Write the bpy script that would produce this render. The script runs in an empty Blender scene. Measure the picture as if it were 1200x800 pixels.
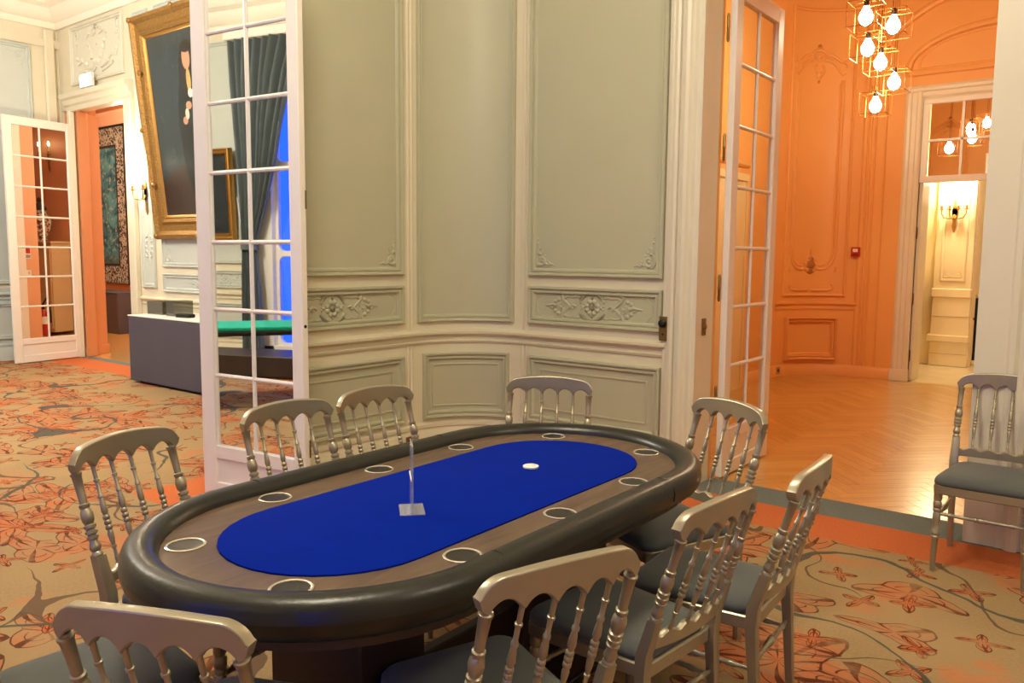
import bpy, math, random
from mathutils import Vector, Matrix
random.seed(7)
PI = math.pi
SC = bpy.context.scene
COL = SC.collection

# ------------------------------------------------------------------ camera
TH, PITCH, ROLL, FPX = 0.9108, 0.1048, 0.0085, 949.2
def _cam():
    cu = bpy.data.cameras.new('camera'); ob = bpy.data.objects.new('camera', cu); COL.objects.link(ob)
    cu.sensor_width = 36.0; cu.lens = 36.0 * FPX / 1200.0; cu.clip_start = .05; cu.clip_end = 200
    def rot(v):   # photo-aligned axes -> room axes
        X, Y, Z = v
        return Vector((X * math.sin(TH) - Y * math.cos(TH), X * math.cos(TH) + Y * math.sin(TH), Z))
    c, s = math.cos(PITCH), math.sin(PITCH); cr, sr = math.cos(ROLL), math.sin(ROLL)
    r0, u0, f0 = Vector((1, 0, 0)), Vector((0, s, c)), Vector((0, c, -s))
    r, u, f = rot(r0 * cr + u0 * sr), rot(u0 * cr - r0 * sr), rot(f0)
    m = Matrix((r, u, -f)).transposed().to_4x4(); m.translation = Vector((0, 0, 1.5))
    ob.matrix_world = m
    SC.camera = ob
_cam()

# ------------------------------------------------------------------ world (blue dusk), exposure, lamps of the rooms
W = bpy.data.worlds.new('dusk'); SC.world = W; W.use_nodes = True
_bg = W.node_tree.nodes['Background']; _bg.inputs[0].default_value = (0.018, 0.085, 1.0, 1); _bg.inputs[1].default_value = 2.7
vs = SC.view_settings
vs.view_transform = 'Standard'; vs.look = 'None'; vs.gamma = 1.0; vs.exposure = 0.0; vs.use_curve_mapping = False
SC.cycles.max_bounces = 8; SC.cycles.diffuse_bounces = 5; SC.cycles.glossy_bounces = 5
SC.cycles.transparent_max_bounces = 12; SC.cycles.transmission_bounces = 6
SC.cycles.sample_clamp_indirect = 6.0; SC.cycles.caustics_reflective = False; SC.cycles.caustics_refractive = False

def lamp(name, loc, power, color, radius=.25):
    l = bpy.data.lights.new(name, 'POINT'); l.energy = power; l.color = color; l.shadow_soft_size = radius
    o = bpy.data.objects.new(name, l); COL.objects.link(o); o.location = loc
    return o
WARM = (1.0, 0.91, 0.69); WARMER = (1.0, 0.66, 0.34)
lamp('unseen_room_light', (-1.75, 1.1, 4.2), 255, WARM, .35)         # hanging lamp of the card room, above the frame
lamp('unseen_room_light', (1.6, 2.6, 4.0), 105, WARM, .35)  # added unseen lamp, placed to light the reveal and left wall from the right
lamp('unseen_room_light', (-8.3, 1.6, 4.1), 560, (1.0, .92, .80), .4)    # chandelier of the next salon
lamp('unseen_room_light', (-13.6, 7.0, 3.4), 260, WARM, .2)              # lamp of the small orange room behind it
lamp('hall_light', (-1.3, 12.0, 3.6), 60, (1.0, .86, .62), .2)
def portal(loc, rot, sx, sy):
    l = bpy.data.lights.new('window_portal', 'AREA'); l.shape = 'RECTANGLE'; l.size = sx; l.size_y = sy; l.cycles.is_portal = True
    o = bpy.data.objects.new('window_portal', l); COL.objects.link(o); o.location = loc; o.rotation_euler = rot
for cx, w_ in ((-7.4, 3.0), (-2.45, 1.8), (1.4, 1.8)):
    portal((cx, -2.95, 1.95), (PI / 2, 0, PI), w_, 3.8)

# ------------------------------------------------------------------ colours and materials
def c(h):
    h = h.lstrip('#'); v = [int(h[i:i + 2], 16) / 255 for i in (0, 2, 4)]
    return tuple(x / 12.92 if x <= .04045 else ((x + .055) / 1.055) ** 2.4 for x in v) + (1,)
class NT:
    def __init__(s, name):
        s.m = bpy.data.materials.new(name); s.m.use_nodes = True; s.t = s.m.node_tree; s.N = s.t.nodes
        s.b = s.N['Principled BSDF']; s.out = s.N['Material Output']
    def n(s, typ, **kw):
        x = s.N.new(typ)
        for k, v in kw.items(): setattr(x, k, v)
        return x
    def l(s, a, b): s.t.links.new(a, b)
    def val(s, sock, v):
        if hasattr(v, 'links') or hasattr(v, 'is_linked'): s.l(v, sock)
        else: sock.default_value = v
    def math(s, op, a, b=None, cc=None, clamp=False):
        x = s.n('ShaderNodeMath', operation=op, use_clamp=clamp); s.val(x.inputs[0], a)
        if b is not None: s.val(x.inputs[1], b)
        if cc is not None: s.val(x.inputs[2], cc)
        return x.outputs[0]
    def mix(s, f, a, b):
        x = s.n('ShaderNodeMix', data_type='RGBA'); s.val(x.inputs[0], f); s.val(x.inputs[6], a); s.val(x.inputs[7], b)
        return x.outputs[2]
    def noise(s, vec, scale, detail=2.0, rough=.5, dist=0.0):
        x = s.n('ShaderNodeTexNoise'); x.inputs['Scale'].default_value = scale; x.inputs['Detail'].default_value = detail
        x.inputs['Roughness'].default_value = rough; x.inputs['Distortion'].default_value = dist
        if vec is not None: s.l(vec, x.inputs['Vector'])
        return x
    def coord(s, k='Object'): return s.n('ShaderNodeTexCoord').outputs[k]
    def mapr(s, v, a, b, lo=0., hi=1.):
        x = s.n('ShaderNodeMapRange'); s.val(x.inputs[0], v)
        for i, q in enumerate((a, b, lo, hi)): x.inputs[i + 1].default_value = q
        return x.outputs[0]
    def bump(s, h, strength, dist=.01):
        x = s.n('ShaderNodeBump'); x.inputs['Strength'].default_value = strength; x.inputs['Distance'].default_value = dist
        s.l(h, x.inputs['Height']); s.l(x.outputs[0], s.b.inputs['Normal'])
def mat(name, col, rough=.5, metal=0., var=.06, scale=6., bump=0., bscale=60., coat=0., spec=None, sheen=0.):
    k = NT(name); co = k.coord()
    a = c(col) if isinstance(col, str) else col
    nz = k.noise(co, scale, 3)
    dark = tuple(x * (1 - var) for x in a[:3]) + (1,); light = tuple(min(1, x * (1 + var)) for x in a[:3]) + (1,)
    k.l(k.mix(nz.outputs[0], dark, light), k.b.inputs['Base Color'])
    k.b.inputs['Roughness'].default_value = rough; k.b.inputs['Metallic'].default_value = metal
    k.b.inputs['Coat Weight'].default_value = coat; k.b.inputs['Sheen Weight'].default_value = sheen
    if spec is not None: k.b.inputs['Specular IOR Level'].default_value = spec
    if bump: k.bump(k.noise(co, bscale, 2).outputs[0], bump)
    return k.m
def emit(name, col, s):
    k = NT(name); k.b.inputs['Base Color'].default_value = (0, 0, 0, 1)
    k.b.inputs['Emission Color'].default_value = c(col) if isinstance(col, str) else col
    k.b.inputs['Emission Strength'].default_value = s
    return k.m
def glass(name, tint=(1, 1, 1, 1), ior=1.45, add=0., haze=0.):
    k = NT(name); tr = k.n('ShaderNodeBsdfTransparent'); tr.inputs[0].default_value = tint
    gl = k.n('ShaderNodeBsdfGlossy'); gl.inputs['Roughness'].default_value = .03
    lw = k.n('ShaderNodeLayerWeight'); lw.inputs[0].default_value = .5
    f0 = ((ior - 1) / (ior + 1)) ** 2
    fr = k.math('MULTIPLY_ADD', k.math('POWER', lw.outputs['Facing'], 5.0), 1 - f0, f0 + add, clamp=True)
    mx = k.n('ShaderNodeMixShader'); k.l(fr, mx.inputs[0]); k.l(tr.outputs[0], mx.inputs[1]); k.l(gl.outputs[0], mx.inputs[2])
    if haze:
        df = k.n('ShaderNodeBsdfDiffuse'); df.inputs[0].default_value = (.8, .84, .9, 1); m2 = k.n('ShaderNodeMixShader'); m2.inputs[0].default_value = haze
        k.l(mx.outputs[0], m2.inputs[1]); k.l(df.outputs[0], m2.inputs[2]); mx = m2
    k.l(mx.outputs[0], k.out.inputs[0]); return k.m

CREAM = mat('cream_paint', '#dfd7be', .42, var=.03, bump=.02, bscale=30)
CASING = mat('cream_casing_paint', '#ddd6c0', .38, var=.03)
SAGE = mat('sage_paint', '#bab99f', .45, var=.04, scale=3, bump=.02, bscale=40)
SALON = mat('salon_sage_paint', '#c6ccc4', .5, var=.03)
WHITE = mat('white_door_paint', '#e9e4da', .34, var=.02)
CEIL = mat('ceiling_white', '#f3ecdc', .8, var=.02)
ORANGE = mat('orange_paint', '#eaab62', .5, var=.03, scale=3)
ORANGE2 = mat('orange_paint_pale', '#dca27a', .5, var=.03, scale=3)
BRASS = mat('aged_brass', '#8a7444', .35, .9, var=.15, scale=30)
BLACKM = mat('black_metal', '#151514', .4, .3)
GOLD = mat('gilt_frame', '#9a7338', .45, .6, var=.45, scale=40, bump=1.0, bscale=55)
GOLDS = mat('gilt_smooth', '#b98a45', .35, .75, var=.15, scale=12)
SILVER = mat('champagne_silver_paint', '#a39a84', .33, .6, var=.05, scale=9)
SEAT = mat('slate_seat_velvet', '#525654', .85, var=.14, scale=5, bump=.08, bscale=300, sheen=.15)
LEATHER = mat('black_leather', '#141613', .33, var=.2, scale=6, bump=.06, bscale=90)
FELT = mat('blue_felt', (.0012, .0125, .235, 1), .95, var=.10, scale=9, bump=.03, bscale=400, spec=.03)
DARKWOOD = mat('dark_brown_panel', '#2a1d17', .45, var=.2, scale=4)
CHROME = mat('cup_ring_steel', '#e8e2d4', .2, .8, var=.02)
CUPIN = mat('cup_inside_black', '#171511', .3)
ACRYL = glass('clear_acrylic', (.93, .95, .98, 1), 1.5, .06, .16)
PANE = glass('window_glass', (.97, .98, .97, 1), 1.45)
MIRROR = mat('mirror_glass', (.86, .88, .86, 1), .015, 1.0, var=.01)
CLOTH = mat('charcoal_table_cloth', '#4a4650', .9, var=.1, scale=5)
PAPER = mat('white_paper', '#e9e6df', .7, var=.02)
CURTAIN = mat('slate_curtain_cloth', '#566060', .8, var=.15, scale=8, sheen=.2)
GREEN = mat('green_baize', '#12a588', .9, var=.06, scale=6)
STONE = mat('cream_stone', '#e8d9ae', .55, var=.06, scale=2.5)
MARBLE = mat('pale_marble_floor', '#d8c9a4', .25, var=.22, scale=2.2)
RED = mat('red_enamel', '#b3211c', .3, var=.05)
DARKSCREEN = mat('dark_screen', '#16181c', .15)
BULB = emit('bulb_glow', (1.0, .85, .56, 1), 130)
CANDLE = emit('candle_bulb_glow', (1.0, .78, .48, 1), 60)
EXITM = emit('exit_sign_glow', (.72, .93, 1.0, 1), 5)
WIRE = mat('copper_wire', '#b06a30', .35, .8)

def wood_track():
    k = NT('walnut_racetrack'); co = k.coord()
    mp = k.n('ShaderNodeMapping'); mp.inputs['Scale'].default_value = (14, 1.6, 6); k.l(co, mp.inputs[0])
    nz = k.noise(mp.outputs[0], 3, 4, .6, .6)
    k.l(k.mix(k.mapr(nz.outputs[0], .3, .7), c('#433227'), c('#65503e')), k.b.inputs['Base Color'])
    k.b.inputs['Roughness'].default_value = .42
    return k.m
TRACK = wood_track()
def parquet_mat():
    k = NT('honey_oak_parquet'); co = k.coord(); oi = k.n('ShaderNodeObjectInfo')
    mp = k.n('ShaderNodeMapping'); mp.inputs['Scale'].default_value = (2, 22, 5); k.l(co, mp.inputs[0])
    ad = k.n('ShaderNodeVectorMath', operation='ADD'); k.l(mp.outputs[0], ad.inputs[0])
    cb = k.n('ShaderNodeCombineXYZ'); k.l(k.math('MULTIPLY', oi.outputs['Random'], 37.0), cb.inputs[0]); k.l(cb.outputs[0], ad.inputs[1])
    nz = k.noise(ad.outputs[0], 2, 3, .6)
    base = k.mix(k.mapr(nz.outputs[0], .3, .7), c('#ad7a33'), c('#c89a4b'))
    k.l(k.mix(k.math('MULTIPLY', oi.outputs['Random'], .5), base, c('#dab264')), k.b.inputs['Base Color'])
    k.b.inputs['Roughness'].default_value = .32; k.b.inputs['Coat Weight'].default_value = 1.0; k.b.inputs['Coat Roughness'].default_value = .22; k.b.inputs['Coat IOR'].default_value = 1.9
    return k.m
PARQ = parquet_mat()

def carpet(name, x0, x1, y0, y1, gray, orange, east_from=None):
    """beige carpet printed with coral flowers and slate vines; an orange and a grey-blue border band run round it (object coords = metres)"""
    k = NT(name); co = k.coord(); sx = k.n('ShaderNodeSeparateXYZ'); k.l(co, sx.inputs[0])
    X, Y = sx.outputs[0], sx.outputs[1]
    de = k.math('SUBTRACT', x1, X)
    if east_from is not None: de = k.math('MULTIPLY_ADD', k.math('LESS_THAN', Y, east_from), 9.0, de)      # no border across the doorway
    d = k.math('MINIMUM', k.math('MINIMUM', k.math('SUBTRACT', X, x0), de),
               k.math('MINIMUM', k.math('SUBTRACT', Y, y0), k.math('SUBTRACT', y1, Y)))
    wob = k.noise(co, 2.2, 3)
    wv = k.n('ShaderNodeVectorMath', operation='MULTIPLY_ADD'); k.l(wob.outputs['Color'], wv.inputs[0])
    wv.inputs[1].default_value = (.16, .16, 0); k.l(co, wv.inputs[2]); vec = wv.outputs[0]
    fine = k.noise(co, 70, 2); big = k.noise(co, 1.5, 3)
    base = k.mix(fine.outputs[0], c('#8a7253'), c('#a68c66'))
    base = k.mix(k.mapr(big.outputs[0], .42, .62), base, c('#a08560'))
    blot = k.noise(vec, 2.1, 4, .6)
    colr = k.mix(k.math('MULTIPLY', k.mapr(blot.outputs[0], .53, .63), .6), base, c('#bb6f45'))
    def cells(scale, rnd, sq, offs):
        mp = k.n('ShaderNodeMapping'); mp.inputs['Scale'].default_value = (scale, scale * sq, 0); mp.inputs['Location'].default_value = (offs, offs * .7, 0)
        mp.inputs['Rotation'].default_value = (0, 0, offs)
        k.l(vec, mp.inputs[0])
        v = k.n('ShaderNodeTexVoronoi', voronoi_dimensions='2D'); v.inputs['Scale'].default_value = 1; v.inputs['Randomness'].default_value = rnd
        k.l(mp.outputs[0], v.inputs['Vector'])
        df = k.n('ShaderNodeVectorMath', operation='SUBTRACT'); k.l(mp.outputs[0], df.inputs[0]); k.l(v.outputs['Position'], df.inputs[1])
        s2 = k.n('ShaderNodeSeparateXYZ'); k.l(df.outputs[0], s2.inputs[0])
        s3 = k.n('ShaderNodeSeparateColor'); k.l(v.outputs['Color'], s3.inputs[0])
        ang = k.math('ARCTAN2', s2.outputs[1], s2.outputs[0])
        return v.outputs['Distance'], ang, s3.outputs
    brown, slate = c('#4a2616'), c('#434a45')
    def ring(dist, R, w): return k.math('LESS_THAN', k.math('ABSOLUTE', k.math('SUBTRACT', dist, R)), w)
    # flowers
    for scale, sq, offs, r0, pet, fillc, lw in ((1.0, 1.25, .3, .21, 2.5, '#b95f38', .007), (1.5, 1.9, 1.9, .20, 1.5, '#b06c49', .009), (3.0, 1.0, 4.1, .09, 2.0, '#b85a32', .014)):
        dist, ang, rc = cells(scale, .9, sq, offs)
        ph = k.math('MULTIPLY', rc[0], 6.28)
        th_ = k.math('MULTIPLY_ADD', ang, pet, ph)
        sn_ = k.math('ABSOLUTE', k.math('SINE', th_))
        lob = k.math('SUBTRACT', 1.0, k.math('MULTIPLY', sn_, k.math('MULTIPLY_ADD', sn_, .62, .38)))
        R = k.math('MULTIPLY_ADD', lob, .20, k.math('MULTIPLY_ADD', rc[1], .08, r0 - .06))
        on = k.math('GREATER_THAN', rc[2], .20)
        nf = k.noise(co, 9, 3)
        fm = k.math('MULTIPLY', k.math('MULTIPLY', k.math('LESS_THAN', dist, R), on), k.mapr(nf.outputs[0], .32, .6, .18, .72))
        colr = k.mix(fm, colr, c(fillc))
        ln = k.math('MAXIMUM', ring(dist, R, lw), k.math('MULTIPLY', ring(dist, k.math('MULTIPLY', R, .62), lw * .8), k.math('GREATER_THAN', lob, .25)))
        ln = k.math('MAXIMUM', ln, k.math('MULTIPLY', k.math('MAXIMUM', k.math('GREATER_THAN', lob, .93), k.math('LESS_THAN', lob, .02)), k.math('LESS_THAN', dist, R)))
        ln = k.math('MULTIPLY', ln, on)
        colr = k.mix(k.math('MULTIPLY', ln, k.mapr(nf.outputs[0], .35, .55, .35, .85)), colr, brown)
    # vines
    for sc_, th, w, col_ in ((.85, .5, .0062, slate), (1.3, .47, .0045, c('#5d4a3b'))):
        vn = k.noise(vec, sc_, 1.0, .4)
        gate = k.noise(co, .9, 1)
        wid = k.math('MULTIPLY', k.mapr(gate.outputs[0], .40, .62), w * 1.5)
        vm = k.math('LESS_THAN', k.math('ABSOLUTE', k.math('SUBTRACT', vn.outputs[0], th)), wid)
        colr = k.mix(k.math('MULTIPLY', vm, .85), colr, col_)
    orn = k.mix(fine.outputs[0], c('#b35a33'), c('#c87548'))
    colr = k.mix(k.math('LESS_THAN', k.math('ADD', d, k.math('MULTIPLY', k.math('SUBTRACT', blot.outputs[0], .5), .12)), orange), colr, orn)
    gr = k.mix(fine.outputs[0], c('#5c6566'), c('#77807d'))
    colr = k.mix(k.math('LESS_THAN', d, gray), colr, gr)
    k.l(colr, k.b.inputs['Base Color']); k.b.inputs['Roughness'].default_value = .95; k.b.inputs['Specular IOR Level'].default_value = .1
    k.bump(k.noise(co, 160, 2).outputs[0], .25, .004)
    return k.m

# ------------------------------------------------------------------ mesh helpers
class MB:
    def __init__(s): s.v = []; s.f = []
    def add(s, vs_, fs):
        o = len(s.v); s.v += [tuple(p) for p in vs_]; s.f += [tuple(i + o for i in q) for q in fs]; return s
    def box(s, x0, x1, y0, y1, z0, z1):
        return s.add([(x0, y0, z0), (x1, y0, z0), (x1, y1, z0), (x0, y1, z0), (x0, y0, z1), (x1, y0, z1), (x1, y1, z1), (x0, y1, z1)],
                     [(0, 3, 2, 1), (4, 5, 6, 7), (0, 1, 5, 4), (1, 2, 6, 5), (2, 3, 7, 6), (3, 0, 4, 7)])
    def bbox(s, x0, x1, y0, y1, z0, z1, b=.005):
        """box with chamfered vertical and top edges"""
        def lp(i, z): return [(x0 + i, y0 + b, z), (x0 + b, y0 + i, z), (x1 - b, y0 + i, z), (x1 - i, y0 + b, z), (x1 - i, y1 - b, z), (x1 - b, y1 - i, z), (x0 + b, y1 - i, z), (x0 + i, y1 - b, z)]
        return s.loft([lp(b * .6, z0), lp(0, z0 + b), lp(0, z1 - b), lp(b * .6, z1)], True)
    def loft(s, loops, caps=False, closed=True):
        n = len(loops[0]); vs_ = [p for l in loops for p in l]; fs = []
        for i in range(len(loops) - 1):
            for j in range(n if closed else n - 1):
                a, b = i * n + j, i * n + (j + 1) % n
                fs.append((a, b, b + n, a + n))
        if caps: fs.append(tuple(reversed(range(n)))); fs.append(tuple(range((len(loops) - 1) * n, len(loops) * n)))
        return s.add(vs_, fs)
    def turn(s, p0, p1, prof, seg=10):
        """turned piece from p0 to p1, prof = [(t, radius)]"""
        p0, p1 = Vector(p0), Vector(p1); ax = (p1 - p0).normalized()
        u = ax.orthogonal().normalized(); w = ax.cross(u)
        L = [[p0.lerp(p1, t) + (u * math.cos(2 * PI * j / seg) + w * math.sin(2 * PI * j / seg)) * r for j in range(seg)] for t, r in prof]
        return s.loft(L, True)
    def tube(s, pts, rad, seg=8, caps=True, flat=None):
        pts = [Vector(p) for p in pts]; L = []; n = len(pts); prev = None
        for i, p in enumerate(pts):
            t = (pts[min(i + 1, n - 1)] - pts[max(i - 1, 0)]).normalized()
            u = prev - t * prev.dot(t) if prev else t.orthogonal()
            if u.length < 1e-6: u = t.orthogonal()
            u.normalize(); prev = u; w = t.cross(u)
            r = rad[i] if isinstance(rad, (list, tuple)) else rad
            L.append([p + (u * math.cos(2 * PI * j / seg) + w * math.sin(2 * PI * j / seg)) * r for j in range(seg)])
        return s.loft(L, caps)
    def ball(s, ctr, rx, ry=None, rz=None, seg=10, rings=6):
        ry = ry or rx; rz = rz or rx; x, y, z = ctr
        L = [[(x + rx * math.sin(PI * i / rings) * math.cos(2 * PI * j / seg), y + ry * math.sin(PI * i / rings) * math.sin(2 * PI * j / seg), z - rz * math.cos(PI * i / rings)) for j in range(seg)] for i in range(rings + 1)]
        return s.loft(L)
    def prism(s, poly, y0, y1, axis='y'):
        """poly of 2D points extruded"""
        f = {'y': lambda p, q: (p[0], q, p[1]), 'z': lambda p, q: (p[0], p[1], q), 'x': lambda p, q: (q, p[0], p[1])}[axis]
        return s.loft([[f(p, y0) for p in poly], [f(p, y1) for p in poly]], True)
    def xf(s, m): s.v = [tuple(m @ Vector(p)) for p in s.v]; return s
    def mesh(s, name, m, smooth=False, angle=40):
        me = bpy.data.meshes.new(name); me.from_pydata(s.v, [], s.f); me.validate(); me.materials.append(m)
        import bmesh
        bm = bmesh.new(); bm.from_mesh(me); bmesh.ops.recalc_face_normals(bm, faces=bm.faces); bm.to_mesh(me); bm.free()
        if smooth:
            me.polygons.foreach_set('use_smooth', [True] * len(me.polygons))
            try: me.set_sharp_from_angle(angle=math.radians(angle))
            except Exception: pass
        return me
    def build(s, name, m, parent=None, smooth=False, angle=40):
        o = bpy.data.objects.new(name, s.mesh(name, m, smooth, angle)); COL.objects.link(o)
        if parent: o.parent = parent
        return o
def tag(o, label, cat, group=None, kind=None):
    o['label'] = label; o['category'] = cat
    if group: o['group'] = group
    if kind: o['kind'] = kind
    return o
def struct(o, label, cat): return tag(o, label, cat, kind='structure')
def empty(name, loc=(0, 0, 0), rz=0.):
    o = bpy.data.objects.new(name, None); COL.objects.link(o); o.location = loc; o.rotation_euler = (0, 0, rz); o.empty_display_size = .05
    return o
def thing(name, label, cat, loc=(0, 0, 0), rz=0., group=None): return tag(empty(name, loc, rz), label, cat, group)
def share(name, me, parent, loc=(0, 0, 0), rot=(0, 0, 0), scale=(1, 1, 1)):
    o = bpy.data.objects.new(name, me); COL.objects.link(o); o.parent = parent; o.location = loc; o.rotation_euler = rot; o.scale = scale
    return o
def copy_tree(o, parent=None):
    n = o.copy(); COL.objects.link(n); n.parent = parent
    for ch in list(o.children): copy_tree(ch, n)
    return n

# wall-space mapping: a path in plan, normals to the inside of the room
class Path:
    """straight and arc pieces: ('l', p0, p1) or ('a', centre, r, ang0, ang1); side = +1 when the room lies left of the direction of travel"""
    def __init__(s, segs, side):
        s.segs = []; s.side = side; t = 0
        for g in segs:
            L = (Vector(g[2]) - Vector(g[1])).length if g[0] == 'l' else abs(g[4] - g[3]) * g[2]
            s.segs.append((t, t + L, g)); t += L
        s.L = t
    def __call__(s, q, z, d=0.):
        for t0, t1, g in s.segs:
            if q <= t1 + 1e-9 or g is s.segs[-1][2]: break
        u = q - t0
        if g[0] == 'l':
            p0, p1 = Vector(g[1]), Vector(g[2]); t = (p1 - p0).normalized(); p = p0 + t * u
        else:
            a = g[3] + (g[4] - g[3]) * u / (t1 - t0); sg = 1 if g[4] > g[3] else -1
            p = Vector(g[1]) + Vector((math.cos(a), math.sin(a))) * g[2]; t = Vector((-math.sin(a), math.cos(a))) * sg
        nrm = Vector((-t.y, t.x)) * s.side
        return (p.x + nrm.x * d, p.y + nrm.y * d, z)
    def samples(s, q0, q1, step=.08):
        r = [q0]
        for t0, t1, g in s.segs:
            a, b = max(q0, t0), min(q1, t1)
            if b - a < 1e-6: continue
            n = 1 if g[0] == 'l' else max(2, int((b - a) / step))
            for i in range(1, n + 1): r.append(a + (b - a) * i / n)
        return [x for i, x in enumerate(r) if i == 0 or x - r[i - 1] > 1e-6]
def hsweep(P, q0, q1, prof):
    """horizontal moulding; prof = [(z, d)]"""
    return MB().loft([[P(q, z, d) for z, d in prof] for q in P.samples(q0, q1)], True)
def surf(P, q0, q1, z0, z1, d, thick):
    qs = P.samples(q0, q1); return MB().loft([[P(q, z0, d), P(q, z1, d), P(q, z1, d - thick), P(q, z0, d - thick)] for q in qs], True)
def ring_frame(P, q0, q1, z0, z1, prof):
    """mitred frame; prof = [(inset, depth)]"""
    loops = []
    qs = P.samples(q0, q1)
    for i, d in prof:
        f = lambda q: q0 + i + (q - q0) / (q1 - q0) * (q1 - q0 - 2 * i)
        lo = [P(f(q), z0 + i, d) for q in qs]; hi = [P(f(q), z1 - i, d) for q in reversed(qs)]
        loops.append(lo + hi)
    return MB().loft(loops)
FRAME0 = [(0, 0), (0, .016), (.006, .022), (.016, .020), (.022, .010), (.030, .014), (.040, .014), (.046, .005), (.05, .003)]
FRAME = [(i * 1.15, d * 1.7) for i, d in FRAME0]
THIN = [(0, .003), (0, .010), (.006, .012), (.012, .010), (.014, .003)]
RAIL = [(.838, 0), (.842, .014), (.856, .020), (.862, .006), (.892, .006), (.898, .024), (.912, .046), (.928, .048), (.936, .028), (.945, .010), (.948, 0)]
BASE = [(0, 0), (0, .034), (.165, .034), (.18, .024), (.198, .022), (.204, .032), (.228, .032), (.238, .012), (.24, 0)]

# relief ornament drawn as strokes lying on a wall
def spiral(cx, cz, r, a0, turns, n=16, shrink=.15, ccw=1):
    return [(cx + r * (1 - (1 - shrink) * i / n) * math.cos(a0 + ccw * 2 * PI * turns * i / n), cz + r * (1 - (1 - shrink) * i / n) * math.sin(a0 + ccw * 2 * PI * turns * i / n)) for i in range(n + 1)]
def arc(cx, cz, r, a0, a1, n=12): return [(cx + r * math.cos(a0 + (a1 - a0) * i / n), cz + r * math.sin(a0 + (a1 - a0) * i / n)) for i in range(n + 1)]
def relief(P, q, z, strokes, d0=.004, mirror=True, sx=1., sz=1., f=1.):
    m = MB()
    for pts, r in strokes:
        r = tuple(x * f for x in r) if isinstance(r, tuple) else r * f
        for sg in ((1, -1) if mirror else (1,)):
            if len(pts) == 1:
                (a, b), w = pts[0], P
                cq, cz = q + sg * a * sx, z + b * sz
                L = []
                for t, h in ((1, 0), (.8, .55), (.45, .9), (.05, 1.0)):
                    L.append([P(cq + r * t * math.cos(2 * PI * j / 8), cz + r * t * math.sin(2 * PI * j / 8), d0 + r * .75 * h) for j in range(8)])
                m.loft(L, True)
            else:
                n = len(pts); L = []
                for i, (a, b) in enumerate(pts):
                    a0, b0 = pts[max(i - 1, 0)]; a1, b1 = pts[min(i + 1, n - 1)]
                    tx, tz = (a1 - a0) * sx, (b1 - b0) * sz; l = math.hypot(tx, tz) or 1
                    nx, nz = -tz / l, tx / l
                    rr = (r[0] + (r[1] - r[0]) * i / (n - 1)) if isinstance(r, tuple) else r
                    L.append([P(q + sg * (a * sx + nx * rr * w), z + b * sz + nz * rr * w, d0 + rr * h) for w, h in ((-1, 0), (-.7, .7), (0, 1), (.7, .7), (1, 0))])
                m.loft(L, closed=False)
    return m
FRIEZE = [(arc(0, 0, .105, .35, PI - .35), .010), (arc(0, 0, .105, PI + .35, 2 * PI - .35), .010), ([(0, 0)], .018)] + \
    [([(.045 * math.cos(k * PI / 4 + .39), .045 * math.sin(k * PI / 4 + .39))], .015) for k in range(-2, 2)] + \
    [([(.075, .0)], .010), ([(.09, .012)], .007), ([(.09, -.012)], .007), ([(.0, .07)], .008), ([(.0, -.07)], .008)] + \
    [([(.10, .07), (.13, .078), (.16, .068), (.19, .075), (.22, .07)], .006), ([(.10, -.075), (.13, -.082), (.16, -.072), (.19, -.08), (.22, -.075)], .006),
     (spiral(.235, .085, .025, -2.2, .9), (.008, .004)), (spiral(.235, -.09, .025, 2.2, .9, ccw=-1), (.008, .004)),
     ([(.13, .0), (.155, .012), (.175, .0), (.16, -.014)], (.006, .009)), ([(.165, .02), (.20, -.015), (.235, -.045), (.25, -.07)], (.005, .010)),
     ([(.165, -.02), (.20, .015), (.235, .045), (.25, .07)], (.005, .010)), (spiral(.265, .012, .03, 2.6, .8), (.008, .004)),
     (spiral(.265, -.022, .026, -2.6, .8, ccw=-1), (.008, .004)), ([(.24, .10)], .016), ([(.24, -.105)], .016), ([(.285, .052)], .013), ([(.285, -.055)], .013),
     ([(.315, .036)], .012), ([(.315, -.036)], .012), ([(.30, 0), (.33, .012), (.36, .004), (.40, .0)], (.012, .004)), ([(.33, -.018), (.36, -.008)], .007),
     ([(.02, .02), (.03, .04)], .006), ([(.02, -.02), (.03, -.04)], .006)]
def corner_scroll(sx, sz):
    """scroll for the lower corners of a panel; grows away from the corner"""
    s = [(spiral(.050, .052, .034, -2.4, 1.15), (.010, .005)), (arc(.055, .055, .050, 2.3, 4.2), .007), ([(.05, .05)], .012), ([(.02, .10), (.028, .13), (.022, .155)], (.008, .004)),
         ([(.022, .165)], .008), ([(.10, .02), (.13, .028), (.155, .02)], (.008, .004)), ([(.085, .03)], .010), ([(.11, .035)], .008), ([(.035, .095)], .010), ([(.02, .12), (.045, .135)], .006),
         ([(.075, .085)], .007), ([(.06, .10), (.07, .12)], .006), ([(.10, .05)], .006), ([(.018, .195)], .006)]
    return [([(a * sx, b * sz) for a, b in p], r) for p, r in s]

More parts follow.
